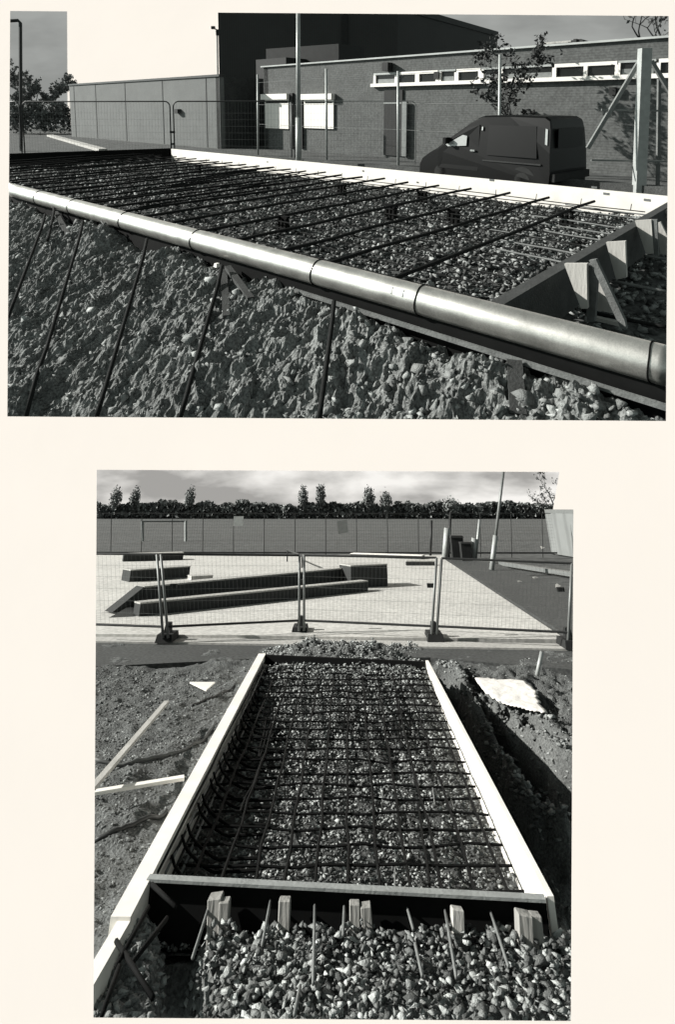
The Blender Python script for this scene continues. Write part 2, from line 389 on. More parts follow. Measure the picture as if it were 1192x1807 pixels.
# --- formwork boards
p, q = A(303, 263, ZF), A(1260, 354, ZF)
bm = BM(); board(bm, p, q, .03, .40, 0); ob = put('form_board', bm, M_white, None, 'A')
tag(ob, 'long white faced board along the far side of the steel bars', 'form board')
dirw = (q - p).normalized(); nw = Vector((dirw.y, -dirw.x, 0)); nw = nw if nw.y < 0 else -nw
for px, py in ((473, 286), (642, 302), (869, 318), (1050, 331), (1071, 342), (1143, 353), (738, 322)):
    vv = (p - Vector((0, 0, 0))).dot(-nw); r = ray(px, py); e = eye('A'); t = (p - e).dot(nw) / r.dot(nw); c = e + r * t + nw * .018
    bm = BM(); box(bm, c, dirw, nw, Z1, .09 if px > 860 else .05, .008, .035 if px > 860 else .03); put('fixing_plate', bm, M_timberd, ob)
p2, q2 = A(-60, 274, ZF), A(303, 262, ZF)
bm = BM(); board(bm, p2, q2, .05, .42, 0); tag(put('form_board', bm, M_ply, None, 'A'), 'dark board closing the far left end of the long form', 'form board')
p3, q3 = A(880, 533, ZF + .005), A(1260, 315, ZF + .005)
bm = BM(); board(bm, p3, q3, .10, .43, 0); nb = put('form_board', bm, mat('dark_plank', .055, .85, .25, 6, .3, 50), None, 'A')
tag(nb, 'dark plank on edge closing the near right end of the form, running to the pipe', 'form board')
# board under the pipe, its shade put into the near-black colour, and its foot batten
VP_ = 3.27
bm = BM(); board(bm, uv(-1.2, VP_ + .05, .42), uv(12.5, VP_ - .02, .42), .04, .42, 0)
tag(put('form_board', bm, M_ply, None, 'A'), 'dark board standing under the steel pipe along the near side', 'form board')
bm = BM(); board(bm, uv(-.3, VP_ - .06, .31), uv(3.4, VP_ - .07, .31), .025, .03, 0)
tag(put('timber_batten', bm, M_timberd, None, 'A'), 'thin grey batten at the foot of the pipe board above the bank', 'batten')

# --- steel pipe
pa, pb = A(-60, 314, .47), A(1290, 676, .47)
bm = BM(); tube(bm, [pa.lerp(pb, t / 40) for t in range(41)], .108, 40); finish(bm)
pipe = put('steel_pipe', bm, M_steel, None, 'A', True)
tag(pipe, 'long pale steel pipe lying along the near edge of the form, strapped at intervals', 'pipe')
dp = (pb - pa).normalized()
for px, py in ((75, 349), (135, 365), (222, 390), (345, 425), (545, 487), (747, 530), (1152, 640)):
    c = A(px, py, .47); t = (c - pa).dot(dp); c = pa + dp * t
    s = dp.cross(Z1).normalized(); bm = BM(); n = 28; ph = random.uniform(-.02, .02)
    pts = [c + dp * (ph * math.sin(a) + .004 * math.sin(3 * a)) + (s * math.cos(a) + Z1 * math.sin(a)) * .112 for a in [2 * math.pi * k / n for k in range(n + 1)]]
    tube(bm, pts, .0045, 5, False); finish(bm); put('tie_band', bm, M_wire, pipe)
for px, py in ((694, 523), (717, 527)):                        # two small tags on the pipe
    c = A(px, py, .47); t = (c - pa).dot(dp); c = pa + dp * t; s = Vector((-V.x, -V.y, .55)).normalized()
    bm = BM(); box(bm, c + s * .109, dp, s.cross(dp), s, .018, .05, .004); put('sticker', bm, M_vtrim, pipe)

# --- reinforcement grid
rb = thing('reinforcement_grid', uv(9, 6.4, .3), 'grid of dark steel bars on spacers inside the long form beside the white board', 'steel grid')
ends = [(680, 490), (650, 455), (510, 435), (455, 418), (430, 398), (400, 385)]
for k in range(30):
    uu = 2.89 + .712 * k * (1 if k < 6 else .8) + (0 if k < 6 else .8)
    if uu > 17.6: break
    v1 = 9.22 + random.uniform(-.1, .08); v0 = 3.45 if k > 2 else 3.9
    zt = .36 + (.0 if k % 3 else .012)
    bm = BM(); tube(bm, wob(uv(uu + random.uniform(-.03, .08), v0, zt - .02), uv(uu, v1, zt), 7, .012, k), .0215 if k < 9 else .018, 7)
    put('bar', bm, M_rust, rb)
for k in range(17):                                            # lower and cross bars
    vv = 3.7 + .34 * k; r = random.Random(k)
    bm = BM(); tube(bm, wob(uv(2.1 + r.uniform(0, .1), vv, .31), uv(16.4, vv + r.uniform(-.1, .1), .315), 12, .012, 50 + k), .0085, 5)
    put('bar', bm, M_rust, rb)
for k in range(22):                                            # short lapped bars deep in the far end
    r = random.Random(90 + k); uu = r.uniform(7, 16); v0 = r.uniform(3.5, 7)
    bm = BM(); tube(bm, wob(uv(uu, v0, .30 + r.uniform(0, .1)), uv(uu + r.uniform(-.25, .25), v0 + r.uniform(1.2, 2.5), .38 + r.uniform(-.03, .05)), 4, .012, k), .013, 5)
    put('bar', bm, M_rust, rb)
for k in range(9):                                             # starter bars by the near plank, sunlit look put into their pale colour
    vv = 5.6 + .42 * k; bm = BM(); tube(bm, wob(uv(1.95, vv, .30), uv(2.75 + .25 * (k % 3), vv + .03, .31), 3, .01, k), .011, 6)
    put('starter_bar', bm, M_rodlit, rb)
for k in range(16):                                            # little upright tie ends over the white board
    q = uv(2.3 + .72 * k, 9.0, .33); bm = BM(); tube(bm, [q, q + Vector((.01, .0, .10))], .006, 5); put('tie_end', bm, M_wire, rb)
def spacer(px, py, lab, s=1.):
    c = A(px, py, .14); th = thing('bar_spacer', c, lab, 'spacer', 'dark spacer blocks under the steel bars')
    bm = BM()
    for i in range(-1, 2): box(bm, c + U * (.07 * i * s) + Z1 * .10, U, V, Z1, .045 * s, .10 * s, .20, .6)
    finish(bm); put('foot', bm, M_ply, th)
    bm = BM(); box(bm, c + Z1 * .20, U, V, Z1, .22 * s, .07 * s, .03); put('saddle', bm, M_ply, th)
for a in ((1000, 398, 'dark spacer block nearest the short dark plank'), (800, 394, 'dark spacer block in the middle of the bars in front of the van'),
          (745, 358, 'dark spacer block below the white board in line with the van bonnet'), (500, 408, 'dark spacer block close to the pipe, left of the longest bars'),
          (603, 345, 'dark spacer block beneath the white board in line with the second shutter'), (350, 305, 'dark spacer block at the far left corner of the white board'),
          (690, 385, 'low dark spacer block between the longest bars')): spacer(*a)

# --- bracing outside the near plank: wedge boards, stakes, ground rods
def wedge(top_l, top_r, bot, D_, label, grp='triangular timber struts outside the near right plank'):
    a = top_l; b = top_r; c = bot; bm = BM(); n = Vector((-.25, -.97, 0)) * -.045
    f = [bm.verts.new(x) for x in (a, b, c + (b - a) * .18, c)]; g = [bm.verts.new(x + n) for x in (a, b, c + (b - a) * .18, c)]
    bm.faces.new(f); bm.faces.new(g[::-1])
    for i in range(4): bm.faces.new((f[i], g[i], g[(i + 1) % 4], f[(i + 1) % 4]))
    finish(bm); return bm
def timber_face(pts_px, D, label, m=M_timber, th=.045, name='timber_strut', cat='strut'):
    v0 = at(pts_px[0][0], pts_px[0][1], D).dot(V); bm = BM(); P0 = [onplane(x, y, v0) for x, y in pts_px]; n = V * th
    f = [bm.verts.new(x) for x in P0]; g = [bm.verts.new(x + n) for x in P0]; k = len(f)
    bm.faces.new(f); bm.faces.new(g[::-1])
    for i in range(k): bm.faces.new((f[i], g[i], g[(i + 1) % k], f[(i + 1) % k]))
    finish(bm); ob = put(name, bm, m, None, 'A'); tag(ob, label, cat); return ob
ts = dict(group='timber struts')
timber_face([(996, 466), (1036, 466), (1037, 545), (1026, 545)], 4.35, 'pale tapered strut nearest the pipe, outside the dark plank')
timber_face([(1034, 468), (1052, 462), (1056, 476), (1050, 568), (1036, 568)], 4.3, 'dark upright stake just right of the nearest pale strut', M_timberd, name='timber_stake', cat='stake')
timber_face([(1052, 496), (1058, 490), (1084, 550), (1082, 553), (1053, 548)], 4.45, 'short pale strut leaning right of the dark upright stake')
timber_face([(1040, 460), (1052, 458), (1103, 566), (1106, 582), (1096, 580)], 4.25, 'grey batten leaning down to the right beside the nearest stake', M_timberd, name='timber_batten', cat='batten')
timber_face([(1070, 428), (1104, 426), (1106, 490), (1088, 494)], 5.3, 'pale tapered strut second from the pipe, outside the dark plank')
timber_face([(1121, 390), (1150, 388), (1154, 448), (1141, 449)], 6.3, 'pale tapered strut third from the pipe, by the right edge')
timber_face([(1150, 388), (1160, 388), (1163, 452), (1154, 450)], 6.2, 'dark stake beside the third pale strut', M_timberd, name='timber_stake', cat='stake')
timber_face([(1160, 394), (1166, 392), (1192, 445), (1192, 452), (1166, 449)], 6.4, 'pale leaning strut at the right edge under the white board')
timber_face([(1174, 372), (1200, 358), (1200, 410), (1184, 402)], 7.4, 'pale strut end behind the dark plank at the far right corner')
for (a, b, zz, lab) in (((1086, 497), (1215, 522), .22, 'long straight steel rod lying level by the second pale strut'), ((1140, 452), (1215, 462), .22, 'straight steel rod lying level by the third pale strut'),
                        ((1028, 548), (1215, 585), .14, 'thin dark rod lying level at the foot of the nearest stake')):
    bm = BM(); tube(bm, wob(A(*a, zz), A(*b, zz), 4, .004, 3), .016, 8); tag(put('steel_rod', bm, M_timberd if zz > .2 else M_rust, None, 'A', True), lab, 'rod')
bm = BM(); bar(bm, A(1052, 562, .12), A(1098, 572, .12), .05, .03); tag(put('timber_offcut', bm, M_timber, None, 'A'), 'small pale offcut on the ground at the foot of the nearest stake', 'offcut')

# --- rods lying on the bank
for a, b, lab in (((80, 385), (14, 560), 'leftmost dark rod lying down the earth bank'), ((147, 398), (46, 735), 'second dark rod from the left lying down the bank'),
                  ((260, 430), (168, 745), 'third dark rod from the left lying down the bank'), ((392, 478), (316, 745), 'fourth dark rod from the left, starting by the pipe clamp'),
                  ((590, 543), (563, 745), 'rightmost dark rod standing against the bank below the pipe'), ((96, 372), (84, 425), 'short dark peg under the left end of the pipe')):
    p, q = hitbank(*a, .14), hitbank(*b, .13); bm = BM()
    pts = []
    for i in range(9):
        c = p.lerp(q, i / 8); zz = float(bankz(np.array([c.dot(U)]), np.array([c.dot(V)]))[0]); c.z = max(c.z, zz + .012) if i not in (0, 8) else c.z
        pts.append(c)
    pts[0] = pts[0] + Z1 * .05
    tube(bm, pts, .0175, 7); tag(put('steel_rod', bm, M_rust, None, 'A', True), lab, 'rod')
def timber_prop(p, q, lab, m=M_timberd, wd=.06):
    bm = BM(); bar(bm, p, q, wd, wd * .6); tag(put('timber_prop', bm, m, None, 'A'), lab, 'prop', 'timber props between bank and pipe')
timber_prop(hitbank(400, 560, .0) , onplane(395, 478, VP_ - .10), 'dark upright timber prop below the fourth strap of the pipe', M_dkt)
timber_prop(hitbank(443, 528, .0), onplane(402, 472, VP_ - .08), 'dark slanting timber prop right of the pipe clamp', M_dkt)
timber_prop(hitbank(915, 735, .0), onplane(908, 640, VP_ - .10), 'stout weathered timber stake below the right part of the pipe', M_dkt, .09)
timber_prop(hitbank(205, 425, .0), onplane(180, 388, VP_ - .08), 'grey timber prop under the pipe between its third and second straps', M_timberd, .045)
timber_prop(hitbank(120, 415, .0), onplane(98, 375, VP_ - .08), 'dark slanting timber prop beneath the left part of the pipe', M_dkt)
q = onplane(383, 468, VP_ - .12); bm = BM(); box(bm, q, U, V, Z1, .05, .05, .035, .7); tag(put('pipe_clamp', bm, M_whitep, None, 'A'), 'small pale clamp under the pipe at the top of the fourth rod', 'clamp')

# --- buildings
def facade(px, z0rows, D): pass
# low grey block on the left
g1 = gnd(390, 262, 25.4); g0 = g1 + U * 16; ge = g1 + V * 9; hL = 3.22
th = thing('grey_building', g1, 'low flat roofed grey panelled building standing left of the tall dark hall', 'building')
bm = BM(); panel(bm, g0, g1, -.3, hL, .25, V); put('wall', bm, M_panel, th)
bm = BM(); panel(bm, g1 + U * .02, ge, -.3, hL, .25, U); put('wall', bm, M_shade, th)['label'] = 'dark end wall in shade'  # end wall's shade comes from the darker material
bm = BM(); panel(bm, g0 - V * .06, g1 - V * .06 - U * .06, hL, hL + .10, .4, V); put('coping', bm, M_darktube, th)
bm = BM(); prism(bm, [g0 + V * .26, g1 + V * .26 + U * .26, ge, ge + U * 16], hL - .2, hL - .1); put('roof', bm, M_dark, th)
for px in (170, 222, 288, 365, 132):
    r = ray(px, 190); t = (g1 - eye('A')).dot(V) / r.dot(V); c = eye('A') + r * t; c.z = 0
    bm = BM(); panel(bm, c - U * .03 - V * .012, c + U * .03 - V * .012, 0, hL - .02, .02, V); put('panel_joint', bm, M_shade, th)
q = eye('A') + ray(317, 197) * ((g1 - eye('A')).dot(V) / ray(317, 197).dot(V)); bm = BM(); box(bm, q - V * .1, U, V, Z1, .28, .2, .22); put('wall_lamp', bm, M_dark, th)
# tall dark hall
c0 = Vector(((700 - 596) / F * 36.2, 36.2, 0)); ct = Vector(((873 - 596) / F * 49.7, 49.7, 0)); cl = Vector((-.2081 * 36.6, 36.6, 0)); HT = 8.30
nf_ = Vector((0, 1, 0)); ns_ = (ct - c0).normalized(); ns_ = Vector((-ns_.y, ns_.x, 0))
th = thing('tall_hall', c0, 'tall dark clad hall rising behind the brick building', 'building')
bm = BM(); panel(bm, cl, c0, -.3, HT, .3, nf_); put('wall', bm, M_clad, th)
bm = BM(); panel(bm, c0 + ns_ * .01, ct, -.3, HT, .3, ns_); put('wall', bm, mat('shaded_side_cladding', .030, .7, .12, .4, wave=(2.2, .15, 'X')), th)['label'] = 'darker clad side wall running back to the right'  # darker copy of the cladding, shade of the side put into it
bm = BM(); panel(bm, c0 - ns_ * .08, ct - ns_ * .08, HT - .35, HT + .06, .06, ns_); put('fascia', bm, mat('grey_fascia', .035, .7), th)
bm = BM(); panel(bm, Vector((.30, 36.2, 0)), Vector((.62, 36.2, 0)), 0, HT, .08, Vector((0, 1, 0))); put('downpipe', bm, M_dark, th)
bm = BM(); prism(bm, [cl + nf_ * .3, c0 + nf_ * .3, ct + Vector((-1, 0, 0)), cl + Vector((-2, 13, 0))], HT - .4, HT - .3); put('roof', bm, M_dark, th)
# dark plant house between hall and brick building
q0, q1 = at(452, 110, 30.), at(505, 110, 28.5); bm = BM(); prism(bm, [q0, q1, q1 + V * 3, q0 + V * 3], -.3, 1.85 + 82 / F * 30)
th = thing('plant_house', gnd(478, 200, 29.5), 'small dark flat roofed block between the tall hall and the brick building', 'building')
put('wall', bm, M_dark, th)
q0, q1 = at(470, 100, 31.), at(598, 100, 28.5); bm = BM(); prism(bm, [q0, q1, q1 + V * 2, q0 + V * 2], 3.2, 1.85 + 104 / F * 30); put('roof_plant', bm, M_dark, th)
# brick building
W0 = gnd(467, 260, 25.6); HB = 1.85 + 69 / F * 25.6; W1 = W0 - U * 27
th = thing('brick_building', W0, 'single storey brick building with two white shutters and a strip of high windows', 'building')
vB = W0.dot(V)
def onW(px, py, off=0.): return onplane(px, py, vB + off)
bm = BM(); panel(bm, W0, W1, -.3, HB, .3, V); put('wall', bm, M_brick, th)
bm = BM(); panel(bm, W0 - U * .02, W0 + V * 8 - U * .02, -.3, HB - .01, .3, -U); put('wall', bm, M_shade, th)['label'] = 'shaded end wall'  # darker than the front brick, shade put into the colour
bm = BM(); panel(bm, W0 + U * .08 - V * .1, W1 - V * .1, HB, HB + .055, .45, V); put('fascia', bm, M_fas, th)
bm = BM(); prism(bm, [W0 + V * .4, W1 + V * .4, W1 + V * 9, W0 + V * 9], HB - .15, HB - .05); put('roof', bm, M_dark, th)
def wrect(x0, x1, y0, y1, off):
    """rectangle on the brick wall from pixel extents -> (u0,u1,z0,z1)"""
    a, b = onW(x0, y0, off), onW(x1, y1, off); return a.dot(U), b.dot(U), b.z, a.z
def wbox(parent, name, m, x0, x1, y0, y1, off, th_):
    u0, u1, z0, z1 = wrect(x0, x1, y0, y1, 0); bm = BM()
    box(bm, uv((u0 + u1) / 2, vB + off - th_ / 2, (z0 + z1) / 2), U, V, Z1, abs(u1 - u0), th_, abs(z1 - z0)); return put(name, bm, m, parent)
for x0, x1 in ((470, 512), (539, 591)):
    s_ = wbox(th, 'shutter', M_whitep, x0, x1, 170, 228, -.02, .06); wbox(s_, 'shutter_box', M_whitep, x0 - 3, x1 + 1, 167, 176, -.02, .22)
    wbox(s_, 'gap', M_dark, x0 + 2, x1 - 2, 180.5, 182.5, -.081, .01)
wbox(th, 'downpipe', M_dark, 514, 520, 165, 262, 0, .1); wbox(th, 'downpipe', M_dark, 531, 537, 170, 262, 0, .1)
d_ = wbox(th, 'door', M_dark, 680, 711, 160, 276, -.01, .05); wbox(d_, 'door_rail', M_galv, 680, 711, 181, 183.5, -.06, .03)
wbox(th, 'grey_post', M_galv, 714, 721, 180, 276, -.05, .1)  # plain grey post beside the door
# window strip; sill and head follow the wall
uL, zS = onW(659, 152, 0).dot(U), onW(659, 152, 0).z; zH = onW(659, 130.5, 0).z
def strip(name, m, xa, xb, z0, z1, off, th_, parent):
    ua, ub = onW(xa, 140, 0).dot(U), onW(xb, 140, 0).dot(U); bm = BM()
    box(bm, uv((ua + ub) / 2, vB + off - th_ / 2, (z0 + z1) / 2), U, V, Z1, abs(ua - ub), th_, z1 - z0); return put(name, bm, m, parent)
strip('sill', M_whitep, 659, 1260, zS - .05, zS + .07, -.03, .14, th)
for xa, xb, lit in ((662, 702, 0), (703, 775, 1), (777, 806, 0), (808, 850, 1), (852, 884, 0), (886, 978, 0), (980, 1090, 1), (1092, 1158, 0), (1163, 1240, 1)):
    wn = strip('window', M_glass, xa, xb, zS + .07, zH, -.0, .03, th)
    if lit:
        strip('window_frame', M_whitep, xa, xb, zH - .10, zH, -.031, .05, wn)
        n = 2 if xb - xa > 60 else 1
        for i in range(n + 1):
            xx = xa + (xb - xa) * i / n; strip('mullion', M_whitep, xx - 3.5, xx + 3.5, zS + .07, zH - .101, -.031, .06, wn)
    else:
        strip('window_frame', M_galvl, xa, xb, zH - .06, zH, -.031, .05, wn); strip('mullion', M_whitep, xa, xa + 4, zS + .07, zH - .061, -.031, .06, wn)
        strip('blind', M_galv, xa + 6, xb - 4, zS + .07, zS + .07 + (zH - zS) * .35, -.031, .01, wn)
wbox(th, 'wall_lamp', M_dark, 684, 694, 112, 126, -.02, .3); wbox(th, 'alarm_box', M_dark, 1079, 1090, 155, 168, -.02, .15); wbox(th, 'alarm_box', M_dark, 770, 778, 128, 140, -.02, .12)
# things on its roof
def roofthing(name, x0, x1, y0, y1, dv, m, lab, cat, jag=0):
    a, b = onW(x0, y0, dv), onW(x1, y1, dv); z0 = HB - .05; z1 = onW((x0 + x1) / 2, y0, dv).z; ua, ub = a.dot(U), b.dot(U); bm = BM()
    if jag:
        n = 7; prv = None
        for i in range(n):
            t = (i + .5) / n; zz = z0 + (z1 - z0) * (.45 + .55 * abs(math.sin(3.1 * t + .3)))
            box(bm, uv(ua + (ub - ua) * t, vB + dv + .05 * (i % 2), (z0 + zz) / 2), U, V, Z1, abs(ub - ua) / n * 1.25, .5 + .07 * (i % 3), zz - z0, .8)
    else:
        box(bm, uv((ua + ub) / 2, vB + dv + .3, (z0 + z1 - .06) / 2), U, V, Z1, abs(ub - ua), .6, z1 - z0 - .06)
        box(bm, uv((ua + ub) / 2, vB + dv + .3, z1 - .03), U, V, Z1, abs(ub - ua) + .08, .68, .06)
    tag(put(name, bm, m, None, 'A'), lab, cat)
roofthing('roof_box', 958, 980, 75, 84, .7, M_concd, 'small pale box on the brick roof, left of its twin', 'roof box')
roofthing('roof_box', 983, 1006, 73, 83, .7, M_concd, 'small pale box on the brick roof beside the dark heap', 'roof box')
roofthing('dark_heap', 1008, 1044, 70, 82, .7, M_dark, 'dark lumpy heap lying on the brick roof', 'heap', 1)
roofthing('roof_sheet', 836, 866, 89, 93, .6, M_whitep, 'pale folded sheet on the brick roof edge below the tall hall', 'sheet', 1)

# --- van
Dv = 11.3; ex = Vector((-.66, .75, 0)).normalized(); ey = Vector((ex.y, -ex.x, 0)); vc = at(973, 250, Dv); vc.z = 0
van = thing('panel_van', vc + ex * 1.7 + ey * .8, 'dark panel van parked behind the white board in front of the brick building', 'van')
prof = [(.02, .28), (0, .55), (.02, .95), (.05, 1.42), (.09, 1.60), (.20, 1.665), (1.0, 1.68), (1.66, 1.665), (1.80, 1.62), (2.05, 1.48), (2.62, 1.10), (2.92, .88), (3.15, .76), (3.34, .64), (3.42, .48), (3.42, .28)]
WV = 1.62
def half(z): return WV / 2 * (1 - .0 if z < .9 else 1 - .13 * ((z - .9) / .8) ** 1.3)
def vp(L, s, z): return vc + ex * L + ey * (WV / 2 + s) + Z1 * z
bm = BM(); rows = []
for L, zz in prof:
    h = half(zz); e = .06
    rows.append([bm.verts.new(vp(L, s, zz - dz)) for s, dz in ((-h, .035), (-h + e, 0), (0, -.012), (h - e, 0), (h, .035))])
for a, b in zip(rows, rows[1:]):
    for i in range(4): bm.faces.new((a[i], a[i + 1], b[i + 1], b[i]))
for i, s in ((0, -1), (4, 1)):
    mid = []                                                     # side built as horizontal strips for the tumblehome
    bm.faces.new([r[i] for r in rows])
bm.faces.new(rows[0] + rows[-1][::-1])
finish(bm); bmesh.ops.triangulate(bm, faces=[f for f in bm.faces if len(f.verts) > 4])
put('body', bm, M_van, van)
def side_poly(pts, off=.012, name='window', m=M_glass, par=None, th_=.02):
    bm = BM(); f = []; g = []
    for L, zz in pts:
        h = half(zz); f.append(bm.verts.new(vp(L, -h - off, zz))); g.append(bm.verts.new(vp(L, -h - off + th_, zz)))
    n = len(f); bm.faces.new(f); bm.faces.new(g[::-1])
    for i in range(n): bm.faces.new((f[i], g[i], g[(i + 1) % n], f[(i + 1) % n]))
    finish(bm); return put(name, bm, m, par or van)
dr = side_poly([(1.72, .42), (2.85, .42), (2.86, .84), (2.56, 1.06), (2.02, 1.40), (1.74, 1.46)], .006, 'door', M_van)
side_poly([(2.04, .98), (2.56, .94), (2.62, .98), (2.16, 1.22), (2.04, 1.20)], .02, 'window', M_glassl, dr)
side_poly([(1.80, .86), (1.92, .86), (1.92, .90), (1.80, .90)], .03, 'handle', M_vtrim, dr)
side_poly([(.20, .66), (1.60, .66), (1.60, .69), (.20, .69)], .012, 'side_rail', mat('van_moulding', .02, .5), van)
side_poly([(.10, 1.40), (.15, 1.42), (.13, 1.10), (.08, 1.08)], .012, 'tail_light', M_vtrim, van)
side_poly([(1.64, 1.34), (1.67, 1.34), (1.67, 1.42), (1.64, 1.42)], .012, 'pillar_trim', M_vtrim, van)
side_poly([(.30, .80), (1.5, .80), (1.5, 1.46), (.36, 1.46)], .004, 'side_panel', M_van, van)
bm = BM(); box(bm, vp(-.012, 0, 1.22), ey, ex, Z1, 1.1, .02, .4); finish(bm); put('rear_window', bm, M_van, van)
bm = BM(); box(bm, vp(-.03, 0, .42), ey, ex, Z1, 1.55, .12, .16); finish(bm); put('bumper', bm, M_tyre, van)
bm = BM()
f = [bm.verts.new(vp(L, s, zz + .012)) for L, s, zz in ((1.86, -.62, 1.585), (1.86, .62, 1.585), (2.6, .70, 1.115), (2.6, -.70, 1.115))]; bm.faces.new(f)
bmesh.ops.solidify(bm, geom=bm.faces[:], thickness=.01); put('windscreen', bm, M_glass, van)
bm = BM(); box(bm, vp(2.55, -half(1) - .09, 1.08), ex, ey, Z1, .08, .18, .14); put('wing_mirror', bm, M_van, van)
for L in (.62, 2.78):
    for s in (-1, 1):
        bm = BM(); c = vp(L, s * (WV / 2 - .10), .30); tube(bm, [c - ey * .09, c + ey * .09], .30, 24); wh = put('wheel', bm, M_tyre, van, smooth=False)
        bm = BM(); tube(bm, [c + ey * (s * .085), c + ey * (s * .10)], .18, 16); put('rim', bm, M_tyre, wh)

# --- fences and posts
def heras(name, p, q, h, lab, grp, pl='A', r=.022, m=M_galv, wires=True, zb=.12, ws=.11, wr=.0022, round_=.18):
    th = thing(name, (p + q) / 2, lab, 'fence panel', grp, pl); d = (q - p).normalized()
    def P(s, zz): return p + (q - p) * s + Z1 * zz
    L = (q - p).length; c = round_; pts = [P(0, 0.05)]
    pts += [P(0, h - c)] + [P(c * (1 - math.cos(a)) / L, h - c + c * math.sin(a)) for a in (.4, .8, 1.2)] + [P(c / L, h)]
    pts += [P(1 - c / L, h)] + [P(1 - c * (1 - math.cos(a)) / L, h - c + c * math.sin(a)) for a in (1.2, .8, .4)] + [P(1, h - c), P(1, 0.05)]
    bm = BM(); tube(bm, pts, r, 8); finish(bm); put('frame', bm, m, th, smooth=True)
    bm = BM(); tube(bm, [P(0, zb), P(1, zb)], r * .8, 6); put('bottom_rail', bm, m, th)
    if wires:
        bm = BM(); n = int(L / ws)
        for i in range(1, n): tube(bm, [P(i / n, zb), P(i / n, h)], wr, 3, False)
        for k in range(1, int((h - zb) / .22)): tube(bm, [P(0, zb + .22 * k), P(1, zb + .22 * k)], wr, 3, False)
        put('wire_mesh', bm, M_galv, th)
    return th
Hh = 1.97; Dh = 19.0
def fp(px, D=Dh): 
    q = at(px, 190, D); q.z = 0; return q
heras('mesh_fence', fp(-30, 20.5), fp(34, 20.0), 2.05, 'temporary mesh fence panel at the far left behind the dark board', 'temporary fence panels around the upper site', m=M_darktube)
heras('mesh_fence', fp(39, 20.0), fp(300, Dh), 2.05, 'temporary mesh fence panel in front of the grey panelled wall', 'temporary fence panels around the upper site', m=M_darktube)
heras('mesh_fence', fp(306, Dh), fp(520, Dh - .4), 2.05, 'temporary mesh fence panel in front of the dark end wall and first shutter', 'temporary fence panels around the upper site', m=M_darktube)
heras('mesh_fence', fp(526, Dh - .4), fp(735, Dh - 1.), 2.05, 'temporary mesh fence panel in front of the second shutter and the door', 'temporary fence panels around the upper site', m=M_galv, r=.012)
q = fp(303, Dh - .02)
bm = BM(); box(bm, q + Z1 * 1.02, X1, Y1, Z1, .16, .08, .07); box(bm, q + Z1 * .62, X1, Y1, Z1, .14, .08, .06); tag(put('fence_clamp', bm, M_dark, None, 'A'), 'dark clamps joining two fence panels above the left end of the white board', 'clamp')
def post(name, xt, yt, xb, D, r, m, lab, cat='post', z0=-.05, grp=None):
    t = at(xt, yt, D); b = at(xb, 270, D); b.z = z0; bm = BM(); tube(bm, [b, t], r, 10); finish(bm)
    return tag(put(name, bm, m, None, 'A', True), lab, cat, grp)
lp = thing('lamp_column', gnd(35, 250, 24), 'dark lamp post with a short arm at the far left against grey sky', 'lamp post')
bm = BM(); t = at(36, 41, 24); b = gnd(37, 262, 24); tube(bm, [b, t, t + Vector((-.1, 0, .1)), at(10, 38, 24)], .07, 8); put('pole', bm, M_darktube, lp)
bm = BM(); box(bm, at(4, 39, 24), X1, Y1, Z1, .5, .2, .12); put('lamp_head', bm, M_dark, lp)
lp = thing('lamp_column', gnd(527, 280, 16.5), 'tall pale steel column in front of the two white shutters', 'lamp post')
t = at(526.5, -40, 16.5); b = gnd(527, 280, 16.5); m_ = b.lerp(t, .28)
bm = BM(); tube(bm, [b, m_], .085, 14); finish(bm); put('base_section', bm, M_galvl, lp, smooth=True)
bm = BM(); tube(bm, [m_, t], [.065, .06], 14); finish(bm); put('pole', bm, M_galvl, lp, smooth=True)
# floodlight on its thin mast above the low grey roof
fl = thing('floodlight_mast', gnd(384, 140, 48), 'thin mast with a floodlight rising above the low grey roof', 'floodlight')
bm = BM(); tube(bm, [gnd(384, 140, 48), at(383.5, 62, 48), at(382, 55, 48)], .07, 6); put('pole', bm, M_galv, fl)
bm = BM(); box(bm, at(384, 58, 48), X1, Y1, Z1, .22, .2, .5); box(bm, at(376.5, 49.5, 47.9), X1, Y1, Z1, .30, .3, .22); tube(bm, [at(384, 54, 48), at(377, 50, 48)], .05, 5); put('lamp_head', bm, M_dark, fl)
post('fence_post', 455, 132, 455.5, 22, .04, M_galvl, 'slender pale post in front of the dark gap left of the first shutter', 'post', grp='tall fence posts before the brick building')
post('fence_post', 576, 122, 577, 18.5, .04, M_galvl, 'slender pale post crossing the second white shutter', 'post', grp='tall fence posts before the brick building')
post('fence_post', 703, 126, 704, 16.5, .04, M_galvl, 'slender pale post in front of the door', 'post', grp='tall fence posts before the brick building')
post('fence_post', 883, 97, 883, 13.6, .035, M_galvl, 'slender pale post rising behind the van roof', 'post', grp='tall fence posts before the brick building')
post('fence_post', 514, 180, 515, 20, .03, M_galv, 'thin grey post right beside the first white shutter', 'post', grp='tall fence posts before the brick building')
# thin strand of wire
bm = BM()
for zz in (1.2, 1.95, 2.8): tube(bm, [at(455, 190, 22) + Z1 * (zz - 1.85), at(576, 190, 18.5) + Z1 * (zz - 1.85), at(703, 190, 16.5) + Z1 * (zz - 1.85), at(883, 190, 13.6) + Z1 * (zz - 1.85)], .006, 4)
tag(put('fence_wire', bm, M_galv, None, 'A'), 'thin wires strung between the slender pale posts', 'wire')
